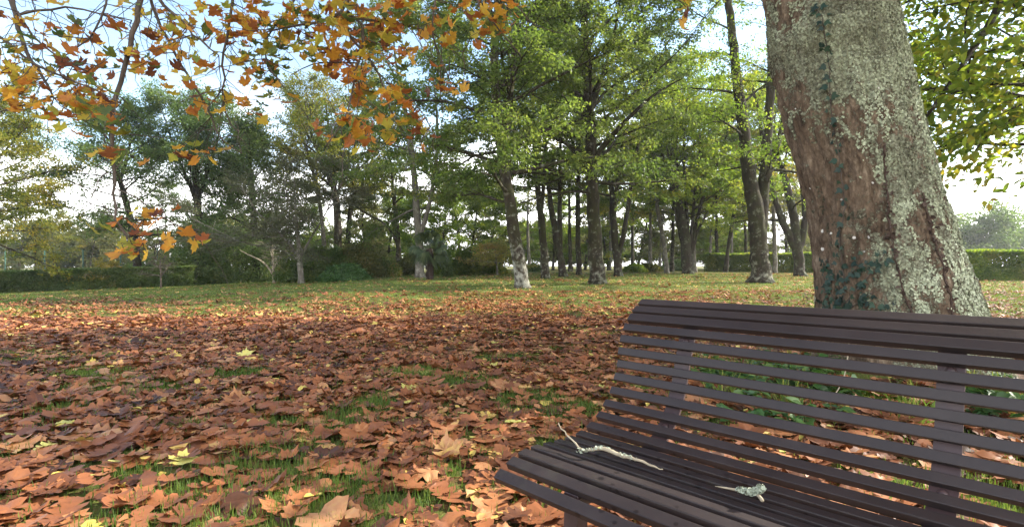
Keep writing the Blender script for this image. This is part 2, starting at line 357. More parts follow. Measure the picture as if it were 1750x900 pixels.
# ------------------------------------------------------------------ trees
def resample(pts, rad, step):
    pts = np.asarray(pts, float); L = np.concatenate([[0], np.cumsum(np.linalg.norm(np.diff(pts, axis=0), axis=1))])
    n = max(3, int(L[-1] / step) + 1); s = np.linspace(0, L[-1], n)
    for _ in range(1): pass
    q = np.stack([np.interp(s, L, pts[:, k]) for k in range(3)], -1)
    r = np.interp(s, L, rad)
    for _ in range(3):                                   # round the corners of the polyline
        q[1:-1] = .25 * q[:-2] + .5 * q[1:-1] + .25 * q[2:]
    return q, r
def path(rng, p0, d, L, n, wander, trop):
    pts = [np.array(p0, float)]; d = np.array(d, float)
    for k in range(n):
        d = d + rng.normal(0, wander, 3) + np.array([0, 0, trop[0] + (trop[1] - trop[0]) * k / n]); d /= np.linalg.norm(d)
        pts.append(pts[-1] + d * L / n)
    return np.array(pts)
def grow(rng, stems, z0, H, nl, ll, el, ns, ntw, nlf, ls, droop=(.05, -.10), sub=.42, sides=9, leafT=None, twig_len=.6, bias=0., lean=None, keep=None, jit=.55, lrad=.45, twig_r=.006, prune=False, puff=0.):
    """stems: list of (pts, radii) in tree-local coordinates. Returns wood and leaf Geo."""
    W = Geo(); Lf = Geo()
    rs = []
    for pts, rad in stems:
        q, r = resample(pts, rad, .35)
        lump = 1 + .16 * (fbm(np.stack([q[:, 2] * 1.1, q[:, 0] * 0 + rng.uniform(0, 90), q[:, 1] * 0], -1), 3) - .5) * 2
        q[1:-1] += rng.normal(0, .012, (len(q) - 2, 3)) * (r[1:-1, None] / .15)
        W.tube(q, r * lump, sides); rs.append((q, r))
    cand = np.concatenate([q for q, r in rs]); cr = np.concatenate([r for q, r in rs])
    tang = np.concatenate([norm(np.gradient(q, axis=0)) for q, r in rs])
    ok = np.where(cand[:, 2] > z0)[0]
    subs = []; ga = rng.uniform(0, 6.28)
    order = ok[np.argsort(cand[ok, 2])]
    for i in range(nl):
        k = order[min(len(order) - 1, int((i + rng.uniform(0, 1)) / nl * len(order)))]
        p = cand[k]; tt = (p[2] - z0) / max(H - z0, .1); ga += 2.4 + rng.normal(0, .35)
        e = R(el[0] + (el[1] - el[0]) * tt + rng.normal(0, 8))
        d = np.array([math.cos(ga) * math.cos(e), math.sin(ga) * math.cos(e), math.sin(e)])
        if lean is not None: d = d + np.array(lean); d /= np.linalg.norm(d)
        L = ll * (1 - .6 * max(0, tt) ** 1.3) * rng.uniform(.7, 1.15)
        q = path(rng, p, d, L, 8, .10, droop)
        if prune and keep(q).mean() < .85: continue
        r0 = min(cr[k] * .6, .012 + .014 * L * lrad * 2)
        W.tube(q, np.linspace(r0, .010, 9), 6, cap=False)
        subs.append(q[4:])
        for j in range(ns):
            s_ = .18 + .78 * (j + rng.uniform(0, 1)) / ns; kk = min(7, int(s_ * 8)); fr = s_ * 8 - kk
            b = q[kk] + (q[kk + 1] - q[kk]) * fr; tg = norm(q[kk + 1] - q[kk])
            side = norm(np.cross(tg, [0, 0, 1.])) * (1 if j % 2 else -1)
            a = R(rng.uniform(30, 68)); dd = tg * math.cos(a) + side * math.sin(a) + np.array([0, 0, rng.normal(.05 + .15 * puff, .2 + .35 * puff)])
            Ls = L * sub * (1.1 - .6 * s_) * rng.uniform(.7, 1.2) + .25
            sq = path(rng, b, dd / np.linalg.norm(dd), Ls, 4, .14, (.04, -.12))
            W.tube(sq, np.linspace(max(.007, r0 * .4 * (1 - .5 * s_)), .005, 5), 4, cap=False); subs.append(sq)
    S = [s for s in subs]
    p0s = []; tgs = []
    for s in S:
        n = len(s) - 1; t = rng.uniform(.12, 1, ntw) ** .8 * n; k = np.minimum(t.astype(int), n - 1); fr = (t - k)[:, None]
        p0s.append(s[k] + (s[k + 1] - s[k]) * fr); tgs.append(norm(s[k + 1] - s[k]))
    p0 = np.concatenate(p0s); tg = np.concatenate(tgs); n = len(p0)
    side = norm(np.cross(tg, np.array([0, 0, 1.]))) * rng.choice([-1, 1], n)[:, None]
    d = norm(tg * rng.uniform(.3, 1, n)[:, None] + side * rng.uniform(.2, 1.1, n)[:, None] + rng.normal(0, .25, (n, 3)))
    p1 = p0 + d * (twig_len * rng.uniform(.5, 1.3, n))[:, None]; p1[:, 2] -= .08 * twig_len
    if keep is not None:
        m = keep(p1); p0 = p0[m]; p1 = p1[m]; d = d[m]; n = len(p0)
    W.prisms(p0, p1, twig_r, twig_r * .5)
    t = rng.uniform(.1, 1.08, (n, nlf)); pos = p0[:, None] + (p1 - p0)[:, None] * t[..., None]
    pos = pos + rng.normal(0, 1, pos.shape) * np.array([.8, .8, .45 + .5 * puff]) * twig_len * .22 * (1 + .4 * puff)
    pos = pos.reshape(-1, 3); nn = len(pos)
    tip = norm(np.repeat(d, nlf, 0) * .7 + rng.normal(0, .6, (nn, 3)) + np.array([0, 0, -.25]))
    nr = norm(np.array([0, 0, 1.]) + rng.normal(0, jit, (nn, 3)))
    cl = fbm(pos * .55 + rng.uniform(0, 50), 2)
    a = np.clip(.45 * rng.uniform(0, 1, nn) + .9 * (cl - .25) + bias, 0, 1)
    if keep is not None:
        m = keep(pos); pos = pos[m]; tip = tip[m]; nr = nr[m]; a = a[m]; nn = len(pos)
    T = leafT or TQ
    Lf.inst(T[0], T[1], pos, frames(tip, nr), ls * rng.uniform(.7, 1.25, nn), a)
    return W, Lf

def px_stems(rows, d, base, H, rng):
    """rows: list of (polyline of (px,py[,dd]), w0, w1 in photo px); last points carry on upwards to height H"""
    out = []
    for k, (pl, w0, w1) in enumerate(rows):
        pts = []
        for q in pl:
            dd = d + (q[2] if len(q) > 2 else 0); pts.append(P(q[0], q[1], dd) - base)
        pts = np.array(pts)
        if k == 0: pts[0, 2] = -.08
        r = np.linspace(w0, w1, len(pts)) / 2 / F * d * (.72 if len(rows) > 4 and k else .9)
        if k == 0:                                        # root flare
            t = .12; a = pts[0] + (pts[1] - pts[0]) * t; b = pts[0] + (pts[1] - pts[0]) * t * 2.6
            ra = r[0]
            pts = np.concatenate([[pts[0]], [a], [b], pts[1:]]); r = np.concatenate([[ra * 1.45], [ra * 1.12], [ra * 1.0], r[1:]])
        z = pts[-1, 2]
        if z < H:
            dr = norm(pts[-1] - pts[-2]); dr = norm(dr + np.array([0, 0, .35])); m = max(2, int((H - z) / 1.2)); rl = r[-1]
            ext = [pts[-1]]
            for i in range(m):
                dr = norm(dr + rng.normal(0, .07, 3) + np.array([0, 0, .08])); ext.append(ext[-1] + dr * (H - z) / m)
            pts = np.concatenate([pts, ext[1:]]); r = np.concatenate([r, np.linspace(rl, .02, m + 1)[1:]])
        out.append((pts, r))
    return out
def tree(name, label, rows, leaf, bark, seed, spec, depth=None, group=None, extra=None, cat='tree'):
    rng = np.random.default_rng(seed); bx, by = rows[0][0][0][:2]
    d = depth or hit(bx, by); x = (bx - CX) / F * d; base = np.array([x, d, float(gz(x, d))])
    H = spec['H']; st = px_stems(rows, d, base, H, rng)
    Wd, Lf = grow(rng, st, **spec)
    if extra:
        for pl, w0, w1 in extra:
            q, r = resample([P(a[0], a[1], d + (a[2] if len(a) > 2 else 0)) - base for a in pl], np.linspace(w0, w1, len(pl)) / 2 / F * d, .3); Wd.tube(q, r, 7, cap=False)
    o = thing(name, label, cat, base, group)
    Wd.build('trunk', M[bark], o, smooth=True); Lf.build('crown', M[leaf], o)
    return o

def SP(z0, H, nl, ll, el=(5, 55), ns=6, ntw=7, nlf=13, ls=.15, **k):
    d = dict(z0=z0, H=H, nl=nl, ll=ll, el=el, ns=ns, ntw=ntw, nlf=int(nlf * 1.7 + .5) if nlf > 4 else nlf, ls=ls * .82); d.update(k); return d

G_MID = 'broadleaf trees standing in the leaf-strewn grove'
# --- the grove, nearest first
tree('beech_tree', 'leaning mossy trunk with white lichened foot, left of the straight dark trunk',
     [([(893, 492), (886, 440), (877, 390), (867, 320), (859, 262), (848, 190), (844, 110), (850, 30), (852, -60)], 27, 13),
      ([(861, 272), (868, 200, .3), (877, 110, .6), (884, 20, .9), (890, -70, 1.0)], 15, 9)], 'green', 'bark_white', 11,
     SP(2.8, 14, 46, 5.6, (-6, 60), 7, 8, 14, .14, droop=(.03, -.11), lean=(-.2, -.05, 0)), group=G_MID)
tree('beech_tree', 'straight dark trunk with mossy foot and wide rising limbs in mid grove',
     [([(1021, 485), (1018, 440), (1015, 380), (1012, 320), (1010, 250), (1006, 180), (1003, 100), (995, 0), (990, -150)], 31, 12)], 'green', 'bark', 12,
     SP(4.0, 15, 42, 6.1, (10, 62), 7, 8, 14, .15, droop=(.04, -.08)), group=G_MID,
     extra=[([(1013, 300), (985, 262, .3), (955, 232, .6), (910, 190, 1)], 11, 2), ([(1012, 275), (1040, 238, -.3), (1080, 195, -.6), (1125, 155, -.8), (1165, 135, -1)], 12, 1.5),
            ([(1010, 225), (985, 160, -.2), (960, 95, -.4), (930, 20, -.5)], 9, 2), ([(1008, 190), (1030, 130, .2), (1050, 60, .4), (1062, -20, .5)], 10, 3), ([(1013, 330), (980, 325, -.5), (930, 335, -1), (880, 350, -1.4)], 6, 1.5)])
tree('beech_tree', 'thick twin-stemmed tree with lichened trunk left of the big leaning bole',
     [([(1300, 483), (1299, 440), (1296, 400), (1290, 350), (1281, 310), (1275, 250), (1268, 190), (1257, 120), (1250, 40), (1236, -60)], 38, 12),
      ([(1297, 415), (1302, 365, .1), (1307, 310, .2), (1311, 240, .3), (1316, 170, .4), (1320, 90, .5), (1318, 0, .6)], 24, 12),
      ([(1308, 312), (1325, 270, .4), (1338, 210, .8), (1345, 120, 1)], 12, 6)], 'lime', 'bark', 13,
     SP(4.4, 14, 28, 4.6, (10, 60), 6, 7, 9, .15, droop=(.03, -.09)), group=G_MID)
tree('forked_tree', 'dark V-forked trunk low forking between twin-stemmed tree and big bole',
     [([(1368, 472), (1366, 450), (1362, 428)], 21, 19), ([(1362, 432), (1348, 400), (1333, 370), (1325, 340), (1315, 300), (1303, 240)], 14, 8), ([(1363, 432), (1374, 400), (1377, 360), (1370, 310), (1360, 260)], 14, 8)], 'lime', 'bark_dark', 14,
     SP(3.0, 12, 22, 4.6, (5, 60), 6, 7, 8, .16), group=G_MID)
tree('fan_tree', 'many-stemmed tree fanning out from one short trunk in the grove',
     [([(1176, 468), (1175, 452), (1174, 436)], 20, 20), ([(1172, 440), (1160, 390), (1152, 340), (1140, 290), (1128, 250)], 10, 6), ([(1173, 438), (1164, 380), (1160, 320), (1156, 270)], 9, 6),
      ([(1176, 436), (1174, 370), (1170, 310), (1168, 250)], 10, 6), ([(1178, 440), (1190, 380), (1203, 330), (1222, 290), (1238, 250)], 9, 5), ([(1180, 445), (1190, 400), (1215, 350), (1245, 320)], 8, 4), ([(1178, 440), (1184, 370), (1190, 300), (1200, 250)], 8, 5)], 'lime', 'bark_dark', 15,
     SP(3.6, 13, 42, 4.6, (5, 58), 6, 7, 10, .17), group=G_MID)
tree('forked_tree', 'slim dark trunk splitting low into a narrow V right of straight trunk',
     [([(1057, 472), (1056, 455), (1054, 438)], 17, 15), ([(1054, 440), (1049, 400), (1049, 360), (1055, 310), (1063, 260)], 10, 6), ([(1056, 442), (1066, 400), (1074, 350), (1081, 300), (1090, 250)], 10, 6)], 'green', 'bark_dark', 16,
     SP(4.0, 13, 24, 4.4, (0, 55), 6, 7, 13, .18), group=G_MID)
tree('beech_tree', 'pale-footed slim trunk just right of the leaning mossy trunk',
     [([(932, 476), (930, 430), (925, 370), (919, 320), (914, 270)], 17, 10), ([(924, 365), (929, 320), (931, 280)], 8, 6)], 'green', 'bark', 17, SP(4.2, 13, 24, 4.6, (-5, 55), 6, 7, 13, .17), group=G_MID)
tree('forked_tree', 'dark trunk forking into two straight stems left of the straight trunk',
     [([(963, 473), (957, 440), (948, 390), (940, 345), (935, 290)], 16, 8), ([(957, 440), (957, 390), (956, 340), (957, 280)], 10, 7)], 'green', 'bark_dark', 18, SP(4.4, 13, 22, 4.4, (0, 55), 6, 7, 12, .17), group=G_MID)
tree('beech_tree', 'thin plain trunk close behind and left of straight dark trunk',
     [([(990, 470), (988, 420), (987, 350), (989, 280)], 11, 8)], 'olive', 'bark_dark', 19, SP(4.6, 13, 20, 4.0, (0, 55), 6, 7, 12, .17), group=G_MID)
tree('beech_tree', 'slender curved trunk between the V-fork and the many-stemmed tree',
     [([(1140, 467), (1137, 430), (1131, 395), (1124, 360), (1120, 320)], 9, 6)], 'lime', 'bark_grey', 20, SP(4.2, 12, 18, 3.8, (0, 50), 6, 7, 11, .18), group=G_MID)
tree('beech_tree', 'pale straight pole trunk between twin-stemmed tree and dark V-fork',
     [([(1325, 467), (1324, 420), (1322, 370), (1321, 310)], 9, 6)], 'yellow', 'bark_grey', 21, SP(4.2, 12, 18, 3.8, (0, 50), 6, 7, 11, .18), group=G_MID)

# --- left and centre trees beyond the lawn
tree('pale_trunk_tree', 'broad pale grey trunk standing behind the small palm',
     [([(719, 474), (717, 440), (716, 400), (712, 360), (708, 300), (700, 230)], 19, 10), ([(716, 408), (726, 380), (736, 340), (744, 290)], 10, 6)], 'green', 'bark_grey', 22, SP(3.6, 14, 36, 5.6, (-8, 55), 7, 8, 9, .18))
tree('beech_tree', 'slender reddish trunk with side limb left of the pale trunk',
     [([(682, 470), (681, 420), (678, 380), (672, 330)], 11, 7), ([(681, 420), (668, 392), (650, 375), (628, 368)], 6, 3)], 'olive', 'bark', 23, SP(4.4, 10.0, 20, 4.4, (-10, 50), 6, 7, 10, .20))
tree('oak_tree', 'dark trunked oak with yellowing top rising behind the dark shrubs',
     [([(578, 476), (578, 400), (576, 345), (572, 330)], 15, 12), ([(573, 335), (560, 300), (545, 265), (532, 230)], 7, 4), ([(576, 335), (586, 300), (600, 270), (612, 235)], 7, 4)], 'yellow', 'bark_dark', 24, SP(5.4, 11.5, 26, 4.2, (15, 65), 6, 7, 7, .17, sub=.5, puff=.7), depth=34)
tree('oak_tree', 'leaning thin grey trunk half bare rising left of the yellowing oak',
     [([(556, 476), (553, 400), (545, 340), (532, 280), (515, 230)], 9, 5), ([(545, 345), (540, 290), (545, 240)], 5, 3)], 'pale', 'bark_grey', 25, SP(6.0, 11.6, 26, 4.4, (15, 65), 7, 7, 5, .17, sub=.5, twig_r=.009), depth=37)
tree('oak_tree', 'second dark trunk close right of the yellowing oak',
     [([(594, 476), (594, 420), (597, 370), (606, 320)], 11, 7)], 'olive', 'bark_dark', 26, SP(5.0, 10, 18, 3.6, (10, 60), 6, 7, 8, .20), depth=38)
tree('oak_tree', 'leaning dark trunk with crooked limbs at left behind the hedge',
     [([(238, 478), (234, 440), (228, 400), (217, 350), (205, 310), (195, 270), (188, 230)], 16, 6), ([(205, 310), (214, 280), (222, 250)], 7, 4)], 'dark', 'bark_dark', 27, SP(2.8, 10.0, 32, 4.8, (-5, 55), 7, 8, 9, .17, puff=.8), depth=33)
tree('oak_tree', 'tall dark upright oak with full crown rising left of dark shrubs',
     [([(342, 478), (341, 420), (338, 360), (334, 300), (330, 240)], 18, 9), ([(338, 350), (318, 300), (300, 260)], 8, 4), ([(338, 340), (356, 290), (370, 250)], 8, 4)], 'dark', 'bark_dark', 28, SP(3.4, 10.8, 36, 4.6, (5, 65), 7, 8, 9, .17, puff=1.), depth=34)
tree('round_tree', 'dense grey-green rounded tree between upright oak and bare grey oak',
     [([(440, 478), (438, 420), (432, 360), (428, 300)], 14, 8)], 'dark', 'bark_dark', 29, SP(1.4, 9.6, 44, 4.2, (0, 65), 7, 8, 9, .17, puff=1.), depth=36)
tree('beech_tree', 'yellow-green spreading tree cut by the left edge above the hedge',
     [([(-30, 482), (-28, 430), (-26, 360), (-22, 290)], 18, 10)], 'yellow', 'bark_dark', 30, SP(2.6, 9.0, 36, 5.0, (-8, 55), 7, 8, 9, .16), depth=27)
tree('cherry_tree', 'low wide grey-trunked bare-twigged tree before the dark shrubs',
     [([(515, 484), (514, 465), (512, 440)], 12, 9), ([(512, 442), (495, 415), (470, 390), (440, 365)], 6, 3), ([(513, 442), (528, 410), (545, 385), (560, 360)], 6, 3), ([(512, 442), (508, 400), (500, 365), (490, 330)], 6, 3), ([(513, 445), (482, 425), (455, 420), (425, 420)], 4, 2)], 'purple', 'bark_grey', 31,
     SP(1.5, 5.6, 36, 3.2, (0, 60), 7, 7, 8, .11, sides=7, twig_r=.005, sub=.5))
tree('small_tree', 'small pale crooked multi-stem tree before the dark shrubs',
     [([(469, 483), (468, 470), (466, 455)], 6, 5), ([(467, 470), (460, 455), (450, 445), (438, 440), (428, 438)], 4, 2), ([(467, 460), (474, 445), (484, 435), (492, 425)], 4, 2), ([(466, 458), (464, 440), (466, 425)], 3, 2)], 'purple', 'stick', 32,
     SP(1.0, 2.3, 10, 1.2, (0, 40), 4, 4, 2, .07, sides=6, twig_r=.005))
tree('sapling', 'yellow-leaved sapling with pale stem before the left hedge',
     [([(183, 493), (183, 480), (182, 462)], 3.2, 2)], 'yellow', 'stick', 33, SP(.5, 1.25, 12, 1.2, (0, 30), 5, 5, 6, .085, sides=6, twig_len=.25, twig_r=.004))
tree('sapling', 'bare grey sapling standing on the lawn edge right of the yellow sapling',
     [([(275, 492), (275, 475), (274, 452)], 3, 2)], 'purple', 'twig', 34, SP(.35, 1.4, 14, 1.0, (30, 60), 5, 4, 1, .05, sides=6, twig_len=.25, twig_r=.004))
tree('sapling', 'thin leafless sapling close before the dark shrubs at left',
     [([(345, 485), (345, 472), (344, 452)], 2.6, 2)], 'purple', 'twig', 35, SP(.35, 1.5, 10, .9, (30, 60), 4, 4, 1, .05, sides=6, twig_len=.25, twig_r=.004))
tree('maple_tree', 'small layered golden maple beside the white-footed leaning trunk',
     [([(850, 470), (850, 458), (849, 448)], 4, 3)], 'gold', 'bark_grey', 36, SP(.7, 1.6, 16, 1.9, (5, 18), 6, 6, 7, .11, twig_len=.35, twig_r=.004, droop=(.0, -.05)))
# pale trunks far back in the grove: four growth forms, copied
protos = []
for k, (leaf, bk, z0, nl) in enumerate([('lime', 'bark_grey', 4.5, 18), ('yellow', 'bark', 4.2, 18), ('green', 'bark_grey', 5.0, 16), ('olive', 'bark_dark', 4.0, 18)]):
    rng = np.random.default_rng(60 + k)
    tr = path(rng, (0, 0, -.08), (rng.normal(0, .04), rng.normal(0, .04), 1), 12, 10, .03, (.03, .05))
    Wd, Lf = grow(rng, [(tr, np.concatenate([[.20], np.linspace(.145, .03, 10)]))], z0, 12, nl, 4.2, (0, 55), 6, 7, 9, .20)
    protos.append((Wd, Lf, leaf, bk))
first = {}
FAR = [(720 + 68, 462, 2, 'thin trunk behind the shrubs right of the palm'), (1082, 463, 3, 'small dark trunk behind the V-fork in the deep grove'), (1111, 464, 0, 'pale pole trunk left of the curved slender trunk'),
       (1127, 462, 2, 'thin pale trunk left beside the curved slender trunk'), (1148, 464, 1, 'mossy pole right beside the curved slender trunk'), (1187, 465, 0, 'pale trunk peeping right behind the many-stemmed tree'),
       (1213, 462, 2, 'slim pale pole right of the many-stemmed tree'), (1226, 464, 1, 'paler twin of two poles between fan tree and twin-stemmed tree'), (1240, 465, 3, 'short dark V trunk left of the twin-stemmed tree'),
       (1252, 462, 0, 'narrow grey pole close left of the twin-stemmed tree'), (1272, 464, 1, 'leaning pale pole against the twin-stemmed tree'), (1020 + 22, 462, 0, 'pale pole seen right of the straight dark trunk'),
       (905, 463, 2, 'thin grey pole behind the leaning mossy trunk'), (975, 464, 1, 'far pole between the forked stems and thin plain trunk')]
for px, py, k, lab in FAR:
    d = hit(px, py); x = (px - CX) / F * d; base = (x, d, float(gz(x, d)))
    rr = random.Random(px)
    if k not in first:
        o = thing('grove_tree', lab, 'tree', base, 'pale pole-like trunks far back in the grove')
        Wd, Lf, leaf, bk = protos[k]; Wd.build('trunk', M[bk], o, smooth=True); Lf.build('crown', M[leaf], o); first[k] = o
    else: copy_tree(first[k], base, rr.uniform(0, 6.28), rr.uniform(.85, 1.15), lab)
BACK = [(30, 52, 3, .85, 'hazy olive tree beyond the hedge at far left'), (90, 55, 1, .62, 'rounded pale yellowish tree beyond the left fence post'), (150, 58, 3, .62, 'olive tree between pale round tree and leaning oak'),
        (285, 50, 2, .72, 'green tree seen between leaning oak and upright oak'), (395, 52, 3, .85, 'olive crown showing between upright oak and rounded tree'), (640, 50, 2, .8, 'green tree far behind the hydrangea bush'),
        (760, 55, 1, .75, 'yellow-green tree far behind the palm'), (815, 60, 2, .8, 'green tree far behind the golden maple'), (1395, 48, 1, .9, 'yellow tree behind the dark V-fork and hedge')]
for px, d, k, s, lab in BACK:
    x = (px - CX) / F * d; copy_tree(first[k], (x, d, float(gz(x, d))), px * .37, s, lab)['group'] = 'background trees beyond the park edge'

# bushier trees closing the grove: three low-branched forms, copied
low = {}
for k, (leaf, z0, nl) in enumerate([('lime', 1.2, 28), ('pale', 1.2, 28), ('olive', .8, 30), ('lime', 1.4, 28)]):
    rng = np.random.default_rng(160 + k); tr = path(rng, (0, 0, -.08), (rng.normal(0, .05), rng.normal(0, .05), 1), 9, 9, .04, (.03, .05))
    low[k] = grow(rng, [(tr, np.concatenate([[.24], np.linspace(.18, .03, 9)]))], z0, 9, nl, 4.0, (-5, 60), 7, 7, 8, .22) + (leaf,)
lowfirst = {}
LOW = [(60, 47, 2, .55, 'olive rounded tree low behind the left hedge near the fence post'), (255, 50, 1, .5, 'pale tree low between the leaning oak and the dark shrubs'), (318, 48, 1, .5, 'pale low-branched tree beside the upright oak trunk'),
       (480, 50, 1, .6, 'small pale low-branched tree behind the small crooked tree'), (535, 50, 0, .7, 'lime low-branched tree behind the leaning bare oak'), (625, 44, 1, .72, 'pale low-branched tree above the hydrangea bush'),
       (660, 52, 3, .8, 'lime low-branched tree behind the slender reddish trunk'), (705, 50, 0, .75, 'lime low-branched tree behind the broad pale trunk'), (752, 46, 3, .72, 'lime low-branched tree just right of the palm'),
       (800, 50, 0, .85, 'lime low-branched tree above the golden maple at its left'), (835, 56, 1, .95, 'pale low-branched tree above the golden maple'), (880, 52, 3, .72, 'lime low-branched tree behind the leaning mossy trunk'),
       (945, 55, 0, .8, 'lime low-branched tree behind the two forked stems'), (1000, 58, 1, .85, 'pale low-branched tree behind the straight dark trunk'), (1040, 52, 0, .75, 'lime low-branched tree between straight trunk and V-fork'),
       (1090, 56, 3, .85, 'lime low-branched tree behind the V-fork right side'), (1135, 52, 1, .75, 'pale low-branched tree behind the curved slender trunk'), (1180, 58, 0, .9, 'lime low-branched tree behind the many-stemmed tree'),
       (1230, 55, 3, .85, 'lime low-branched tree behind the two pale poles'), (1275, 58, 0, .9, 'lime low-branched tree behind the twin-stemmed tree'), (1345, 52, 1, .85, 'pale low-branched tree left behind the dark V-fork'), (1400, 55, 0, .9, 'lime low-branched tree against the left edge of the big bole')]
for px, d, k, s, lab in LOW:
    x = (px - CX) / F * d; base = (x, d, float(gz(x, d)))
    if k not in lowfirst:
        o = thing('background_tree', lab, 'tree', base, 'low-branched trees closing the view'); o.scale = (s, s, s)
        low[k][0].build('trunk', M['bark'], o, smooth=True); low[k][1].build('crown', M[low[k][2]], o); lowfirst[k] = o
    else: copy_tree(lowfirst[k], base, px * .61, s, lab)

# --- the green tree reaching in at upper right
def right_tree():
    rng = np.random.default_rng(77); bx, by = 10.6, 8.6; base = np.array([bx, by, float(gz(bx, by))])
    tr = path(rng, (0, 0, -.08), (0, 0, 1), 11, 10, .03, (.03, .04))
    q = [P(1725, -30, 8.2), P(1690, 45, 7.7), P(1655, 95, 7.4), P(1610, 165, 7.1), P(1570, 215, 6.9)]
    def keep(p):
        g = p + base; x, y = proj(g); lim = 330 - np.clip(1640 - x, 0, 200) * .25
        return ~((g[:, 1] < 4.0) | ((y > lim) & (x < 1800) & (g[:, 1] > 0)) | ((x < 1500) & (g[:, 1] < 7) & (y > -10)) | (g[:, 2] < 1.9) | ((x < 1480) & (y > -20)))
    Wd, Lf = grow(rng, [(tr, np.concatenate([[.42], np.linspace(.3, .04, 10)]))], 2.3, 11, 60, 5.6, (2, 55), 7, 8, 8, .12, leafT=TO, twig_len=.55, keep=keep, lean=(-.35, -.05, 0), bias=.05, jit=.4, droop=(.03, -.09), prune=True)
    g = Geo(); a, r = resample([x - base for x in [np.array([10.4, 8.5, 4.6])] + q], np.linspace(.07, .018, 6), .2); Wd.tube(a, r, 6, cap=False)
    b, r = resample([P(1660, 90, 7.4) - base, P(1650, 140, 7.3) - base, P(1668, 190, 7.2) - base], [.016, .012, .006], .15); Wd.tube(b, r, 5, cap=False)
    q2 = [P(1800, 150, 8.4), P(1725, 205, 8.0), P(1670, 245, 7.7), P(1645, 300, 7.5)]
    a, r = resample([x - base for x in [np.array([10.4, 8.5, 3.3])] + q2], np.linspace(.03, .006, 5), .2); Wd.tube(a, r, 5, cap=False)
    n = 900; t = rng.uniform(0, 2.99, n); k = t.astype(int); qq = np.array(q2)
    c = qq[k] + (qq[k + 1] - qq[k]) * (t - k)[:, None] + rng.normal(0, 1, (n, 3)) * np.array([.5, .6, .30]); xx, yy = proj(c); c = c[(xx > 1600) & (yy < 355)] - base; n = len(c)
    Lf.inst(TO[0], TO[1], c, frames(norm(rng.normal(0, .6, (n, 3)) + np.array([-.5, 0, -.3])), norm(np.array([0, 0, 1.]) + rng.normal(0, .4, (n, 3)))), .12 * rng.uniform(.7, 1.3, n), np.clip(rng.uniform(.3, 1, n), 0, 1))
    # leafy sprays on that limb
    n = 2000; t = rng.uniform(0, 3.99, n); k = t.astype(int); qq = np.array(q)
    c = qq[k] + (qq[k + 1] - qq[k]) * (t - k)[:, None] + rng.normal(0, 1, (n, 3)) * np.array([.55, .7, .42])
    xx, yy = proj(c); m = (xx > 1545); c = c[m] - base; n = len(c)
    Lf.inst(TO[0], TO[1], c, frames(norm(rng.normal(0, .6, (n, 3)) + np.array([-.5, 0, -.3])), norm(np.array([0, 0, 1.]) + rng.normal(0, .4, (n, 3)))), .13 * rng.uniform(.7, 1.3, n), np.clip(rng.uniform(0, .9, n), 0, 1))
    o = thing('lime_tree', 'yellow-green leafy tree reaching in at upper right behind the big bole', 'tree', base)
    Wd.build('trunk', M['bark_dark'], o, smooth=True); Lf.build('crown', M['lime'], o)
right_tree()

# ------------------------------------------------------------------ the big leaning tree
BD = 4.6
SIL = [(-250, 1225, 1452), (-120, 1275, 1490), (0, 1310, 1543), (90, 1315, 1562), (170, 1333, 1582), (250, 1355, 1604), (340, 1378, 1629), (430, 1392, 1660), (525, 1396, 1692), (580, 1396, 1716), (630, 1388, 1745), (675, 1368, 1785)]
SIL = np.array(SIL, float)
sz = CAMH - (SIL[:, 0] - CY) / F * BD; o_ = np.argsort(sz)
SZ = sz[o_]; SXL = ((SIL[:, 1] - CX) / F * BD)[o_]; SXR = ((SIL[:, 2] - CX) / F * BD)[o_]
TY = BD + .1
def bole(z, phi):
    """surface point of the big trunk; phi = 0 to +x, -pi/2 towards the camera"""
    z = np.asarray(z, float); phi = np.asarray(phi, float)
    xl = np.interp(z, SZ, SXL); xr = np.interp(z, SZ, SXR); c = (xl + xr) / 2; r = (xr - xl) / 2 * .81
    fl = np.exp(-np.maximum(z, 0) / .45)
    nz = fbm(np.stack([np.cos(phi) * 1.6 + 7, np.sin(phi) * 1.6, z * .9], -1), 4, 3) - .5
    n2 = fbm(np.stack([np.cos(phi) * 7, np.sin(phi) * 7 + 3, z * 3.4], -1), 4, 9) - .5
    n3 = fbm(np.stack([np.cos(phi) * 26, np.sin(phi) * 26 + 3, z * 13], -1), 3, 19) - .5
    rr = r * (1 + .05 * np.cos(5 * phi + .8) * fl * 1.3) + .09 * nz + .075 * n2 + .040 * n3
    bl = np.exp(-((z - 2.95) / .13) ** 2) * np.exp(-((((phi + 2.4 + math.pi) % (2 * math.pi)) - math.pi) / .8) ** 2) * .05   # swollen scar, upper left
    rr = rr + bl
    return np.stack([c + rr * np.cos(phi), TY + (rr) * np.sin(phi) - .12 * (z - 1) * 0, z], -1)
def lich_field(z, phi):
    p = np.stack([np.cos(phi) * 1.5, np.sin(phi) * 1.5, z * 1.25], -1)
    side = sstep(-3.0, -1.75, ((phi - .5) % (2 * math.pi)) + .5 - 2 * math.pi)       # more lichen to the right
    band = np.exp(-((z - 2.9) / .45) ** 2) * .35
    return fbm(p * 1.8 + 3, 5, 31) * .9 + .34 * side + band * 1.25 - .16 + .10 * (vnoise(p * 6, 44) - .5)
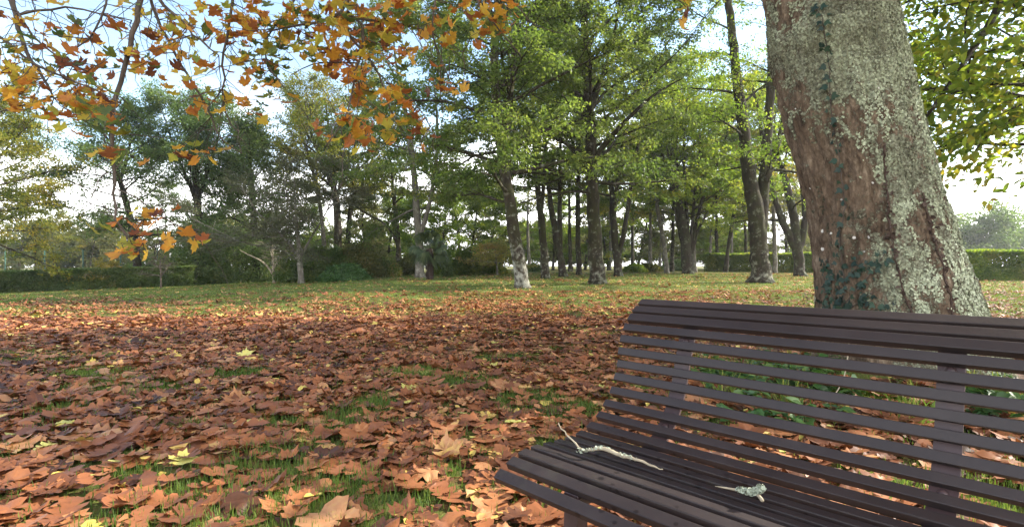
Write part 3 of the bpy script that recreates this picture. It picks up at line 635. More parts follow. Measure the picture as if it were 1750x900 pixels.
def big_tree():
    base = np.array([3.35, TY, 0.0])
    g = Geo(); nz_, nph = 330, 300
    zs = np.linspace(-.12, SZ[-1], nz_); ph = np.linspace(0, 2 * math.pi, nph, endpoint=False)
    Z, PH = np.meshgrid(zs, ph, indexing='ij'); v = bole(Z, PH); a = lich_field(Z, PH)
    i = np.arange(nz_ - 1)[:, None] * nph; j = np.arange(nph)[None]; j2 = (j + 1) % nph
    g.add(v.reshape(-1, 3), np.stack([i + j, i + j2, i + nph + j2, i + nph + j], -1).reshape(-1, 4), a.ravel())
    mt, t, out = newmat('lichened_bark')
    tcn = N(t, 'ShaderNodeTexCoord'); mp = N(t, 'ShaderNodeMapping'); mp.inputs['Scale'].default_value = (1, 1, .4); t.links.new(tcn.outputs['Object'], mp.inputs[0])
    n1 = noise(t, 9, 8, .7, mp.outputs[0]); n1f = noise(t, 42, 6, .8, mp.outputs[0]); n1m = mathn(t, 'ADD', mathn(t, 'MULTIPLY', n1.outputs[0], .55), mathn(t, 'MULTIPLY', n1f.outputs[0], .45)); r1 = ramp(t, [(.36, (.018, .013, .010)), (.44, (.062, .043, .029)), (.53, (.140, .102, .070)), (.63, (.27, .215, .155))]); t.links.new(n1m, r1.inputs[0])
    n5 = noise(t, 2.4, 4, .6, tcn.outputs['Object']); r5 = ramp(t, [(.50, (0, 0, 0)), (.66, (1, 1, 1))]); t.links.new(n5.outputs[0], r5.inputs[0])
    mr = N(t, 'ShaderNodeMixRGB'); t.links.new(mathn(t, 'MULTIPLY', r5.outputs[0], .35), mr.inputs[0]); t.links.new(r1.outputs[0], mr.inputs[1]); mr.inputs[2].default_value = (.135, .092, .062, 1)
    at = N(t, 'ShaderNodeAttribute', attribute_name='rnd'); n2 = noise(t, 38, 6, .75, tcn.outputs['Object']); n2b = noise(t, 11, 5, .7, tcn.outputs['Object'])
    s = mathn(t, 'ADD', at.outputs['Fac'], mathn(t, 'ADD', mathn(t, 'MULTIPLY', mathn(t, 'SUBTRACT', n2.outputs[0], .5), 1.1), mathn(t, 'MULTIPLY', mathn(t, 'SUBTRACT', n2b.outputs[0], .5), .9)))
    r2 = ramp(t, [(.56, (0, 0, 0)), (.64, (1, 1, 1))]); t.links.new(s, r2.inputs[0])
    n3 = noise(t, 48, 6, .8, tcn.outputs['Object']); r3 = ramp(t, [(.34, (.04, .034, .025)), (.47, (.16, .16, .11)), (.68, (.40, .43, .31))]); t.links.new(n3.outputs[0], r3.inputs[0])
    ml = N(t, 'ShaderNodeMixRGB'); t.links.new(r2.outputs[0], ml.inputs[0]); t.links.new(mr.outputs[0], ml.inputs[1]); t.links.new(r3.outputs[0], ml.inputs[2])
    p = N(t, 'ShaderNodeBsdfPrincipled'); p.inputs['Roughness'].default_value = .92; p.inputs['Specular IOR Level'].default_value = .12
    t.links.new(ml.outputs[0], p.inputs['Base Color'])
    hsum = mathn(t, 'ADD', mathn(t, 'MULTIPLY', n1m, 1.3), mathn(t, 'MULTIPLY', mathn(t, 'MULTIPLY', r2.outputs[0], n3.outputs[0]), .6))
    b = N(t, 'ShaderNodeBump'); b.inputs['Strength'].default_value = .9; b.inputs['Distance'].default_value = .025; t.links.new(hsum, b.inputs['Height']); t.links.new(b.outputs[0], p.inputs['Normal'])
    t.links.new(p.outputs[0], out.inputs[0])
    top = bole(np.array([SZ[-1]] * 8), np.linspace(0, 5.5, 8)).mean(0)
    tree_o = thing('autumn_tree', 'huge leaning lichen-covered bole behind the bench with orange hanging branches', 'tree', base)
    g.build('trunk', mt, tree_o, base, smooth=True)
    # raised lichen scales
    rng = np.random.default_rng(5); lg = Geo()
    n = 170000; z = rng.uniform(0, 3.6, n); phi = rng.uniform(-3.9, .2, n)
    f = lich_field(z, phi) + .9 * (fbm(np.stack([np.cos(phi) * 9, np.sin(phi) * 9, z * 9 / .75], -1), 3, 77) - .5)
    m = (f > .54) & (rng.uniform(0, 1, n) < np.clip((f - .46) * 1.7, 0, .8)); z, phi, f = z[m], phi[m], f[m]; n = len(z)
    p0 = bole(z, phi); e = 1e-2
    tz = bole(z + e, phi) - p0; tp = bole(z, phi + e) - p0; nr = norm(np.cross(tp, tz)); 
    nr = norm(nr + rng.normal(0, .33, (n, 3))); an = rng.uniform(0, 6.28, n); tip = norm(tz) * np.cos(an)[:, None] + norm(tp) * np.sin(an)[:, None]
    k = 7; aa = np.arange(k) * 2 * math.pi / k
    for q in range(4):
        rad = rng.uniform(.65, 1.1, k); tv = np.concatenate([[[0, 0, 0.05]], np.stack([np.cos(aa) * rad, np.sin(aa) * rad, rng.uniform(.12, .5, k)], -1)])
        tf = [np.array([[0, 1 + c, 1 + (c + 1) % k] for c in range(k)])]
        w_ = np.arange(n) % 4 == q
        lg.inst(tv, tf, (p0 + nr * .002)[w_], frames(tip, nr)[w_], rng.uniform(.0045, .0125, w_.sum()), np.clip(rng.uniform(0, .55, w_.sum()) + .28 * sstep(-2.6, -1.3, phi[w_]) + 1.9 * (fbm(p0[w_] * 2.2, 4, 12) - .42), 0, 1))
    lm = leaf_mat('lichen', [(0, (.06, .056, .038)), (.35, (.165, .168, .115)), (.75, (.33, .365, .25)), (1, (.44, .48, .35))], 0, rough=.95, spec=.1)
    tag(lg.build('lichen', lm, tree_o, base), None, kind='stuff')
    # limbs and crown
    W = Geo(); Lf = Geo(); rng = np.random.default_rng(8)
    t4 = [T_lobed(np.random.default_rng(s), 5, 3, False, .25, .4) for s in range(5)]
    t5 = [T_lobed(np.random.default_rng(s + 50), 5, 4, False, .3, .34, .74) for s in range(6)]
    stem = np.array([top, top + [-.5, .1, 1.2], top + [-.8, .2, 2.8], top + [-.9, .3, 4.4], top + [-1.0, .3, 6.0]]); r0 = (SXR[-1] - SXL[-1]) / 2
    q, r = resample(stem, [r0 * .97, r0 * .8, r0 * .55, r0 * .3, .06], .4); W.tube(q, r, 14)
    def keepf(p):
        g_ = p; x, y = proj(np.where(g_[:, 1:2] > .3, g_, np.array([[0, .3, 50.]])))
        return ~((g_[:, 1] > .3) & (y > -30) & (x > -200) & (x < 1950)) & (g_[:, 2] > 3.2)
    keep = lambda p: keepf(p + base)
    Wc, Lc = grow(rng, [(q - base, r)], 3.9, 9.6, 48, 7.4, (0, 55), 7, 8, 8, .20, leafT=t4[0], twig_len=.7, keep=keep, lean=(.34, -.20, 0), droop=(.03, -.06), twig_r=.005)
    # branches that hang into the picture, root first; each starts on an overhead limb
    limb1 = np.array([top + [-.2, 0, .5], [1.6, 4.5, 5.0], [.3, 4.3, 5.25], [-1.2, 4.2, 5.1], [-2.6, 4.1, 4.8], [-4.2, 4.2, 4.4]])
    q, r = resample(limb1, np.linspace(.17, .05, 6), .25); W.tube(q, r, 8, cap=False); limb_pts = q
    HB = [  # (pixels, depth0, depth1, r0, r1)
        ([(14, -40), (22, 0), (29, 30), (33, 80), (60, 110), (80, 140), (92, 168)], 4.0, 3.8, .020, .005),
        ([(243, -40), (241, 0), (237, 30), (220, 83), (206, 138), (198, 172), (188, 213), (193, 258), (188, 300), (200, 325), (196, 376), (207, 400), (227, 425), (248, 432)], 4.1, 3.6, .019, .003),
        ([(248, -40), (270, 5), (310, 30), (340, 72), (374, 95)], 4.1, 3.9, .013, .003),
        ([(252, -30), (262, 30), (286, 65), (300, 103), (327, 141), (351, 165), (360, 193), (362, 224), (379, 245), (413, 262)], 4.2, 4.3, .012, .003),
        ([(402, -40), (400, 0), (384, 69), (380, 114), (384, 148), (379, 207), (408, 226)], 4.2, 4.2, .012, .003),
        ([(384, 145), (372, 165), (358, 183), (350, 200)], 4.2, 4.1, .006, .002),
        ([(196, 322), (217, 325), (245, 340), (276, 373), (320, 395)], 3.7, 3.7, .004, .002),
        ([(602, -40), (598, 0), (594, 23), (560, 36), (510, 40), (455, 55)], 4.3, 4.1, .018, .004),
        ([(594, 20), (628, 45), (627, 95), (610, 110), (600, 139), (604, 173), (598, 199), (572, 225), (556, 250)], 4.3, 4.0, .010, .003),
        ([(581, 40), (612, 80), (639, 107), (662, 145), (656, 173), (676, 208), (690, 225)], 4.3, 4.4, .009, .003),
        ([(597, 30), (650, 38), (700, 40), (745, 60), (790, 90)], 4.3, 4.8, .009, .003),
        ([(610, 108), (570, 107), (537, 101), (506, 113), (495, 130)], 4.2, 4.1, .006, .002),
        ([(-30, 40), (0, 62), (45, 107), (103, 131), (165, 152), (207, 176)], 3.7, 3.8, .010, .003),
        ([(33, 25), (80, 10), (138, 14), (193, 28), (225, 35)], 3.9, 4.0, .008, .003),
        ([(184, -40), (182, 7), (169, 55), (131, 86), (112, 95)], 4.0, 3.9, .008, .003),
        ([(30, 20), (62, 75), (110, 105), (150, 122)], 3.9, 3.8, .007, .003),
        ([(800, -40), (815, 10), (850, 40), (870, 80), (890, 95)], 4.8, 5.0, .009, .003),
        ([(760, -40), (740, 0), (735, 60), (760, 110), (772, 150)], 4.6, 4.6, .008, .003),
        ([(870, -40), (865, 0), (905, 30), (915, 45)], 4.8, 4.9, .007, .003),
        ([(520, -40), (505, 10), (470, 40), (440, 75), (462, 130), (485, 150)], 4.2, 4.1, .009, .003),
        ([(660, 140), (700, 160), (738, 215), (745, 235)], 4.4, 4.5, .005, .002),
        ([(1135, -40), (1150, -5), (1172, 12)], 4.4, 4.4, .007, .003),
        ([(90, 165), (60, 185), (35, 175), (0, 190), (-20, 200)], 3.8, 3.7, .006, .002)]
    allp = []
    for pl, d0, d1, ra, rb in HB:
        n = len(pl); pts = [P(a[0], a[1], d0 + (d1 - d0) * i_ / (n - 1)) for i_, a in enumerate(pl)]
        rr = list(np.linspace(ra * 1.2, rb * 1.35, n))
        if pl[0][1] <= -30:
            tgt = limb_pts[np.argmin(np.linalg.norm(limb_pts - (pts[0] + [0.4, 0, .6]), axis=1))]
            pts = [tgt, (tgt + pts[0]) / 2 + [0, 0, .12]] + pts; rr = [ra * 1.6, ra * 1.25] + rr
        q, r = resample(pts, rr, .10); q[2:-1] += rng.normal(0, .006, (len(q) - 3, 3)); W.tube(q, r, 6, cap=False); allp.append(q)
    bp = np.concatenate(allp)
    # leafy sprays: (px, py, rx, ry, leaves, colour centre, depth)
    CL = [(60, 70, 70, 45, 22, .35, 3.9), (30, 30, 45, 30, 14, .3, 3.9), (90, 75, 45, 28, 16, .88, 3.8), (110, 115, 60, 22, 26, .2, 3.8), (30, 110, 45, 45, 34, .55, 3.8), (60, 140, 55, 30, 26, .45, 3.7),
          (150, 165, 55, 26, 34, .5, 3.7), (105, 190, 42, 16, 24, .62, 3.65), (170, 180, 55, 26, 34, .55, 3.7), (175, 210, 38, 18, 18, .7, 3.7), (165, 245, 32, 18, 12, .55, 3.6), (210, 105, 45, 22, 22, .55, 3.9), (225, 70, 36, 30, 18, .6, 4.0),
          (270, 90, 22, 26, 12, .12, 3.9), (215, 100, 16, 12, 6, .2, 3.8), (300, 50, 50, 30, 24, .55, 4.1), (255, 30, 50, 30, 20, .35, 4.1), (330, 85, 45, 22, 18, .5, 4.0), (380, 65, 42, 45, 40, .45, 4.2), (420, 70, 45, 40, 34, .55, 4.2),
          (445, 90, 35, 22, 20, .85, 4.2), (470, 130, 42, 22, 26, .6, 4.1), (400, 170, 26, 14, 8, .97, 4.1), (430, 185, 16, 14, 7, .5, 4.1), (510, 30, 60, 32, 44, .5, 4.2), (560, 50, 50, 42, 56, .45, 4.2), (610, 30, 45, 32, 40, .45, 4.3),
          (540, 80, 45, 26, 34, .55, 4.2), (590, 90, 40, 28, 36, .4, 4.3), (640, 60, 45, 32, 40, .4, 4.3), (670, 75, 30, 22, 26, .5, 4.4), (622, 130, 28, 22, 24, .5, 4.2), (620, 155, 20, 18, 20, .4, 4.2), (660, 155, 36, 22, 18, .45, 4.3),
          (690, 180, 32, 26, 18, .45, 4.4), (590, 210, 24, 16, 16, .35, 4.0), (610, 235, 26, 14, 16, .4, 4.1), (690, 230, 32, 16, 18, .45, 4.4), (740, 230, 16, 14, 6, .5, 4.5), (760, 155, 32, 16, 12, .4, 4.6), (790, 160, 16, 18, 7, .55, 4.6),
          (700, 20, 50, 26, 34, .42, 4.5), (760, 30, 45, 28, 26, .4, 4.6), (820, 15, 48, 22, 26, .4, 4.8), (870, 25, 42, 26, 26, .45, 4.8), (845, 60, 32, 26, 18, .45, 4.9), (780, 70, 28, 18, 10, .4, 4.7), (1160, 8, 28, 14, 12, .42, 4.4),
          (230, 400, 26, 20, 16, .5, 3.6), (248, 425, 16, 9, 7, .45, 3.55), (215, 375, 18, 9, 8, .4, 3.65), (290, 360, 22, 16, 10, .35, 3.7), (320, 390, 24, 12, 11, .5, 3.7), (300, 258, 34, 16, 12, .3, 4.2), (335, 255, 24, 14, 8, .4, 4.2),
          (345, 185, 45, 18, 14, .5, 4.2), (320, 170, 26, 8, 8, .25, 4.1), (400, 250, 18, 10, 4, .6, 4.3), (560, 225, 16, 12, 6, .35, 4.0), (540, 205, 10, 6, 2, .9, 4.0), (490, 165, 22, 14, 9, .5, 4.1), (20, 170, 34, 26, 16, .35, 3.7),
          (345, 130, 24, 14, 4, .45, 4.0), (460, 20, 50, 26, 20, .45, 4.2), (150, 35, 40, 26, 12, .4, 3.9), (330, 15, 40, 20, 12, .4, 4.1), (420, 20, 40, 22, 16, .4, 4.2)]
    for cx, cy_, rx, ry, n, cc, d in CL:
        ne = max(2, n // 6)
        ends = np.stack([P(rng.uniform(cx - rx, cx + rx), rng.uniform(cy_ - ry * .8, cy_ + ry * .8), d + rng.normal(0, .18)) for _ in range(ne)])
        for e_ in ends:                                   # a twig from the nearest branch into the spray
            k0 = np.argmin(np.linalg.norm(bp - e_ - [0, 0, .12], axis=1)); s0 = bp[k0]
            midp = (s0 + e_) / 2 + rng.normal(0, .03, 3) + [0, 0, .03]; W.tube(np.array([s0, midp, e_]), [.0035, .0026, .0016], 4, cap=False)
        per = int(n * (.72 if cx < 360 else .95))
        kk = rng.integers(0, ne, per); pos = ends[kk] + rng.normal(0, 1, (per, 3)) * np.array([rx * .30, 60 * .5, ry * .45]) / F * d
        tip = norm(np.array([0, 0, -.30]) + rng.normal(0, .6, (per, 3)) * np.array([1, 1, .6])); nr = norm(np.array([0, -.12, 1.]) + rng.normal(0, .36, (per, 3)))
        a = np.clip(cc + .07 + rng.normal(0, .25, per), 0, 1); sz_ = .104 * rng.uniform(.55, 1.25, per)
        st = pos - tip * .05; W.prisms(ends[kk] * .35 + st * .65, pos, .0016, .0012)
        for q_ in range(6):
            w_ = np.arange(per) % 6 == q_
            Lf.inst(t5[q_][0], t5[q_][1], pos[w_], frames(tip, nr)[w_], sz_[w_], a[w_])
    for _ in range(420):                                  # bare side twigs
        k0 = rng.integers(0, len(bp)); p0_ = bp[k0]; q_ = path(rng, p0_, norm(rng.normal(0, 1, 3) + [0, 0, -.25]), rng.uniform(.15, .7), 6, .25, (-.02, -.1)); W.tube(q_, np.linspace(.0042, .0014, 7), 4, cap=False)
    W.build('limb', M['twig'], tree_o, base, smooth=True)
    Wc.build('branchwork', M['bark_dark'], tree_o, smooth=True)
    Lf.build('foliage', M['maple'], tree_o, base); Lc.build('crown', M['maple'], tree_o)
    # white bark spots stay in the trunk's look: small pale crust discs
    wm = plain_mat('white_crust', (.50, .48, .44), .9, .1); k = 9; aa = np.arange(k) * 2 * math.pi / k
    for px, py, s_ in [(1406, 386, .022), (1460, 402, .02), (1486, 402, .018), (1405, 421, .022), (1478, 428, .012), (1420, 392, .016), (1438, 330, .012), (1492, 305, .012), (1360, 150, .01), (1380, 300, .012), (1500, 140, .012)]:
        z_ = CAMH - (py - CY) / F * (BD - .55)
        pht = np.linspace(-math.pi, 0, 400); pp = bole(np.full(400, z_), pht); x_, _ = proj(pp); ph_ = pht[np.argmin(np.abs(x_ - px))]
        c0 = bole(np.array([z_]), np.array([ph_]))[0]; e = .01; tz = norm(bole(np.array([z_ + e]), np.array([ph_]))[0] - c0); tp = norm(bole(np.array([z_]), np.array([ph_ + e]))[0] - c0); nn_ = norm(np.cross(tp, tz))
        rad = s_ * .8 * rng.uniform(.6, 1.1, k); v = np.concatenate([[c0 + nn_ * .012], c0 + nn_ * .006 + tz * (np.sin(aa) * rad)[:, None] + tp * (np.cos(aa) * rad)[:, None]])
        wg = Geo(); wg.add(v, np.array([[0, 1 + c, 1 + (c + 1) % k] for c in range(k)])); wg.build('lichen_spot', wm, tree_o, base)
    return tree_o
big_tree()
def on_bole(px, py):
    z_ = CAMH - (py - CY) / F * (BD - .6); pht = np.linspace(-math.pi, 0, 500)
    for _ in range(4):
        pp = bole(np.full(500, z_), pht); x_, y_ = proj(pp); k = np.argmin(np.abs(x_ - px)); z_ += (y_[k] - py) / F * pp[k, 1]
    return z_, pht[k]
def bole_frame(z, ph, e=.01):
    c = bole(np.array([z]), np.array([ph]))[0]; tz = norm(bole(np.array([z + e]), np.array([ph]))[0] - c); tp = norm(bole(np.array([z]), np.array([ph + e]))[0] - c)
    return c, tz, tp, norm(np.cross(tp, tz))
def ivy():
    rng = np.random.default_rng(21); S = Geo(); L = Geo()
    main = [(1442, 540), (1444, 500), (1438, 440), (1436, 400), (1446, 350), (1438, 300), (1432, 255), (1424, 210), (1420, 160), (1416, 110), (1412, 70), (1406, 30), (1392, 12)]
    side = [[(1442, 500), (1425, 470), (1415, 440)], [(1444, 520), (1470, 490), (1500, 455), (1512, 430)], [(1440, 530), (1420, 500), (1412, 480)], [(1446, 530), (1470, 515), (1492, 500)], [(1443, 480), (1462, 460), (1478, 440)], [(1440, 545), (1410, 530), (1408, 505)], [(1450, 545), (1490, 530), (1520, 520)]]
    tv = np.array([[0, 0, 0], [.12, .36, .05], [.42, .46, -.05], [.5, .2, .06], [1, 0, -.1], [.5, -.2, .06], [.42, -.46, -.05], [.12, -.36, .05], [.3, 0, .0]])
    tf = [np.array([[8, 0, 1], [8, 1, 2], [8, 2, 3], [8, 3, 4], [8, 4, 5], [8, 5, 6], [8, 6, 7], [8, 7, 0]])[:, ::-1]]
    pos = []; Ms = []; sz_ = []
    for li, pl in enumerate([main] + side):
        uv = np.array([on_bole(*p) for p in pl]); t = np.linspace(0, len(pl) - 1, len(pl) * 5)
        zz = np.interp(t, np.arange(len(pl)), uv[:, 0]); pp = np.interp(t, np.arange(len(pl)), uv[:, 1])
        fr = [bole_frame(a, b) for a, b in zip(zz, pp)]
        S.tube(np.array([c + n * .008 for c, _, _, n in fr]), np.linspace(.006, .003, len(fr)), 5)
        for k, (c, tz, tp, n) in enumerate(fr):
            low = zz[k] < 1.15
            for r_ in range(2 if low else 1):
                sgn = 1 if (k + r_) % 2 else -1
                if not low and rng.uniform() < .06: continue
                d = tp * sgn * rng.uniform(.5, 1) - tz * rng.uniform(.1, .9); d = norm(d)
                nn_ = norm(n + rng.normal(0, .22, 3) + np.array([0, 0, .25])); pos.append(c + n * rng.uniform(.012, .03) + d * .012 + rng.normal(0, .012 if not low else .04, 3) * np.array([1, .3, 1])); Ms.append(frames(d[None], nn_[None])[0]); sz_.append(rng.uniform(.04, .07) if low else rng.uniform(.038, .078))
    L.inst(tv, tf, np.array(pos), np.array(Ms), np.array(sz_), rng.uniform(0, 1, len(pos)))
    base, _, _, _ = bole_frame(*on_bole(1442, 540))
    o = thing('ivy_vine', 'dark green ivy climbing the front of the big lichened bole', 'ivy', base)
    S.build('stem', M['twig'], o, base); L.build('leaves', M['ivy'], o, base)
    # withered creeper stems
    g = Geo()
    for pl in [[(1560, 545), (1538, 480), (1526, 420), (1518, 370), (1514, 310), (1510, 250)], [(1628, 540), (1612, 470), (1600, 420), (1588, 380), (1575, 330)]]:
        uv = np.array([on_bole(*p) for p in pl]); t = np.linspace(0, len(pl) - 1, 60); zz = np.interp(t, np.arange(len(pl)), uv[:, 0]); pp = np.interp(t, np.arange(len(pl)), uv[:, 1]) + rng.normal(0, .006, 60)
        q = np.array([c + n * .006 for c, _, _, n in [bole_frame(a, b) for a, b in zip(zz, pp)]])
        g.tube(q, .006 * (1 + .9 * rng.uniform(-.4, 1, 60)), 6)
        n = 70; k = rng.integers(0, 60, n); fr = [bole_frame(zz[i], pp[i]) for i in k]
        p0 = np.array([c + nn_ * .012 + tp * rng.normal(0, .02) + tz * rng.normal(0, .02) for c, tz, tp, nn_ in fr]); nr = np.array([f_[3] for f_ in fr])
        g.inst(TO[0], TO[1], p0, frames(norm(rng.normal(0, 1, (n, 3))), norm(nr + rng.normal(0, .5, (n, 3)))), rng.uniform(.03, .055, n), np.zeros(n))
    o = g.build('withered_creeper', plain_mat('withered_creeper', (.05, .032, .024), .9, .4, 25)); tag(o, 'two withered brown creeper stems on the right face of the big bole', 'creeper')
ivy()

# ------------------------------------------------------------------ the bench
def bench():
    a = math.atan((875 - 0) / 900.0); ux = np.array([math.sin(a), -math.cos(a), 0]); vx = np.array([math.cos(a), math.sin(a), 0])   # along the slats (to the right), towards the back
    D = 1.08; org = -ux * D
    prof = np.array([(1.72, .868), (1.68, .844), (1.642, .819), (1.612, .783), (1.593, .742), (1.575, .70), (1.564, .656), (1.55, .615), (1.526, .569), (1.498, .529), (1.455, .499), (1.409, .473), (1.353, .456), (1.303, .456), (1.249, .457), (1.192, .465), (1.137, .469), (1.086, .468), (1.036, .455), (.993, .425)])
    sm = prof.copy(); sm[1:-1] = .2 * prof[:-2] + .6 * prof[1:-1] + .2 * prof[2:]
    Lb = 1.82
    W3 = lambda s, v, z: org + ux * s + vx * v + np.array([0, 0, z])
    base = W3(Lb / 2, 1.35, 0); base[2] = 0
    mt, t, out = newmat('brown_paint')
    tcn = N(t, 'ShaderNodeTexCoord')
    n1 = noise(t, 5, 6, .65, tcn.outputs['Object']); r1 = ramp(t, [(.3, (.0155, .0108, .0110)), (.6, (.023, .0165, .0165)), (.8, (.036, .028, .028))]); t.links.new(n1.outputs[0], r1.inputs[0])
    vo = N(t, 'ShaderNodeTexVoronoi'); vo.inputs['Scale'].default_value = 27; vo.inputs['Randomness'].default_value = 1; t.links.new(tcn.outputs['Object'], vo.inputs['Vector'])
    n2 = noise(t, 6, 3, .5, tcn.outputs['Object']); n2b = noise(t, 90, 2, .5, tcn.outputs['Object'])
    thr = mathn(t, 'ADD', mathn(t, 'MULTIPLY', mathn(t, 'SUBTRACT', n2.outputs[0], .50), .75), mathn(t, 'MULTIPLY', mathn(t, 'SUBTRACT', n2b.outputs[0], .5), .14))
    spot = mathn(t, 'MULTIPLY', mathn(t, 'SUBTRACT', mathn(t, 'ADD', thr, .16), vo.outputs['Distance']), 22, True)
    sp = N(t, 'ShaderNodeSeparateXYZ'); t.links.new(tcn.outputs['Object'], sp.inputs[0])
    seat = mathn(t, 'MULTIPLY', mathn(t, 'SUBTRACT', .505, sp.outputs[2]), 30, True)      # drips lie wet on the seat only
    wet = mathn(t, 'MULTIPLY', spot, seat)
    mw = N(t, 'ShaderNodeMixRGB'); t.links.new(wet, mw.inputs[0]); t.links.new(r1.outputs[0], mw.inputs[1]); mw.inputs[2].default_value = (.006, .003, .003, 1)
    n4 = noise(t, 3.2, 5, .7, tcn.outputs['Object']); r4 = ramp(t, [(.56, (0, 0, 0)), (.70, (1, 1, 1))]); t.links.new(n4.outputs[0], r4.inputs[0])   # greenish algae film
    mg = N(t, 'ShaderNodeMixRGB'); t.links.new(mathn(t, 'MULTIPLY', mathn(t, 'MULTIPLY', r4.outputs[0], seat), .3), mg.inputs[0]); t.links.new(mw.outputs[0], mg.inputs[1]); mg.inputs[2].default_value = (.065, .06, .04, 1)
    p = N(t, 'ShaderNodeBsdfPrincipled'); t.links.new(mg.outputs[0], p.inputs['Base Color']); p.inputs['Specular IOR Level'].default_value = .36
    rr = N(t, 'ShaderNodeMapRange'); t.links.new(n1.outputs[0], rr.inputs[0]); rr.inputs[3].default_value = .42; rr.inputs[4].default_value = .62; t.links.new(rr.outputs[0], p.inputs['Roughness'])
    b = N(t, 'ShaderNodeBump'); b.inputs['Strength'].default_value = .15; b.inputs['Distance'].default_value = .004; t.links.new(n2b.outputs[0], b.inputs['Height']); t.links.new(b.outputs[0], p.inputs['Normal'])
    t.links.new(p.outputs[0], out.inputs[0])
    iron = plain_mat('bench_iron', (.045, .026, .026), .45, .35, 14, .4)
    o = thing('park_bench', 'dark brown slatted park bench with curved back below the big bole', 'bench', base)
    def box(pts8, name, mat, bev=.0025, seg=2):
        import bmesh
        bm = bmesh.new(); vs_ = [bm.verts.new([float(q) for q in (p_ - base)]) for p_ in pts8]
        for f in ((0, 1, 2, 3), (7, 6, 5, 4), (0, 4, 5, 1), (1, 5, 6, 2), (2, 6, 7, 3), (3, 7, 4, 0)): bm.faces.new([vs_[i] for i in f])
        bmesh.ops.recalc_face_normals(bm, faces=bm.faces)
        if bev: bmesh.ops.bevel(bm, geom=list(bm.edges), offset=bev, segments=seg, affect='EDGES', profile=.5)
        me = bpy.data.meshes.new(name); bm.to_mesh(me); bm.free(); me.materials.append(mat)
        ob = bpy.data.objects.new(name, me); C.objects.link(ob); ob.parent = o; return ob
    tan = np.gradient(sm, axis=0); tan = tan / np.linalg.norm(tan, axis=1, keepdims=True)
    nrm_ = np.stack([tan[:, 1], -tan[:, 0]], -1)
    for k in range(len(prof)):                            # face normal must look up / to the sitter
        if nrm_[k, 1] * .6 - nrm_[k, 0] * .8 < 0: nrm_[k] *= -1
    rng = random.Random(4)
    hw, th = .0133, .022
    for k, (v, z) in enumerate(sm):
        c = np.array([v, z]); tg, nn_ = tan[k], nrm_[k]
        hw_ = .0165 if k in (0, 1, 2, 17, 18, 19) else (.0135 if k < 11 else .0155)
        q = [c + tg * hw_, c - tg * hw_, c - tg * hw_ - nn_ * th, c + tg * hw_ - nn_ * th]; j = rng.uniform(-.004, .004)
        pts = [W3(j, *x) for x in q] + [W3(Lb + j, *x) for x in q]
        box(pts, 'slat', mt)
    low = sm - nrm_ * (th + .001)
    def ribbon(s0, s1, name, thick=.008, idx=range(len(sm))):
        import bmesh
        idx = list(idx); bm = bmesh.new(); rows = []
        for k in idx:
            a_ = low[k]; b_ = low[k] - nrm_[k] * thick
            rows.append([bm.verts.new([float(q) for q in (W3(s, *x) - base)]) for s, x in ((s0, a_), (s1, a_), (s1, b_), (s0, b_))])
        for r0, r1 in zip(rows[:-1], rows[1:]):
            for i in range(4): bm.faces.new([r0[i], r0[(i + 1) % 4], r1[(i + 1) % 4], r1[i]])
        bm.faces.new(rows[0]); bm.faces.new(rows[-1][::-1]); bmesh.ops.recalc_face_normals(bm, faces=bm.faces)
        me = bpy.data.meshes.new(name); bm.to_mesh(me); bm.free(); me.materials.append(iron)
        ob = bpy.data.objects.new(name, me); C.objects.link(ob); ob.parent = o; return ob
    for s in (.235, .91, 1.585):
        ribbon(s - .026, s + .026, 'support_strap')
        def leg(va, za, vb, zb, wv=.022):
            q0 = [(va - wv, za), (va + wv, za), (vb + wv, zb), (vb - wv, zb)]
            box([W3(s - .022, *x) for x in q0] + [W3(s + .022, *x) for x in q0], 'leg', iron, .002, 1)
        leg(1.05, .428, 1.03, -.02); leg(1.44, .455, 1.50, -.02)
        q0 = [(1.072, .418), (1.425, .405), (1.425, .375), (1.072, .388)]; box([W3(s - .012, *x) for x in q0] + [W3(s + .012, *x) for x in q0], 'crossbar', iron, .002, 1)
        for k in (9, 3):                                   # bolt heads on the strap
            g = Geo(); c = W3(s, *(low[k])); n3 = vx * nrm_[k, 0] + np.array([0, 0, nrm_[k, 1]]); c2 = W3(s, *((low[k] + low[k + 1]) / 2))
            g.tube(np.array([c2, c2 + n3 * .003, c2 + n3 * .006]), [.011, .010, .006], 10); g.build('bolt', iron, o, base)
    return o, W3, sm, nrm_
bench_o, BW, BP, BN = bench()
def on_seat(px, py, up=.0):
    """world point on the seat slats under a photo pixel"""
    z = .482 + up; d = F * (CAMH - z) / (py - CY); return P(px, py, d)
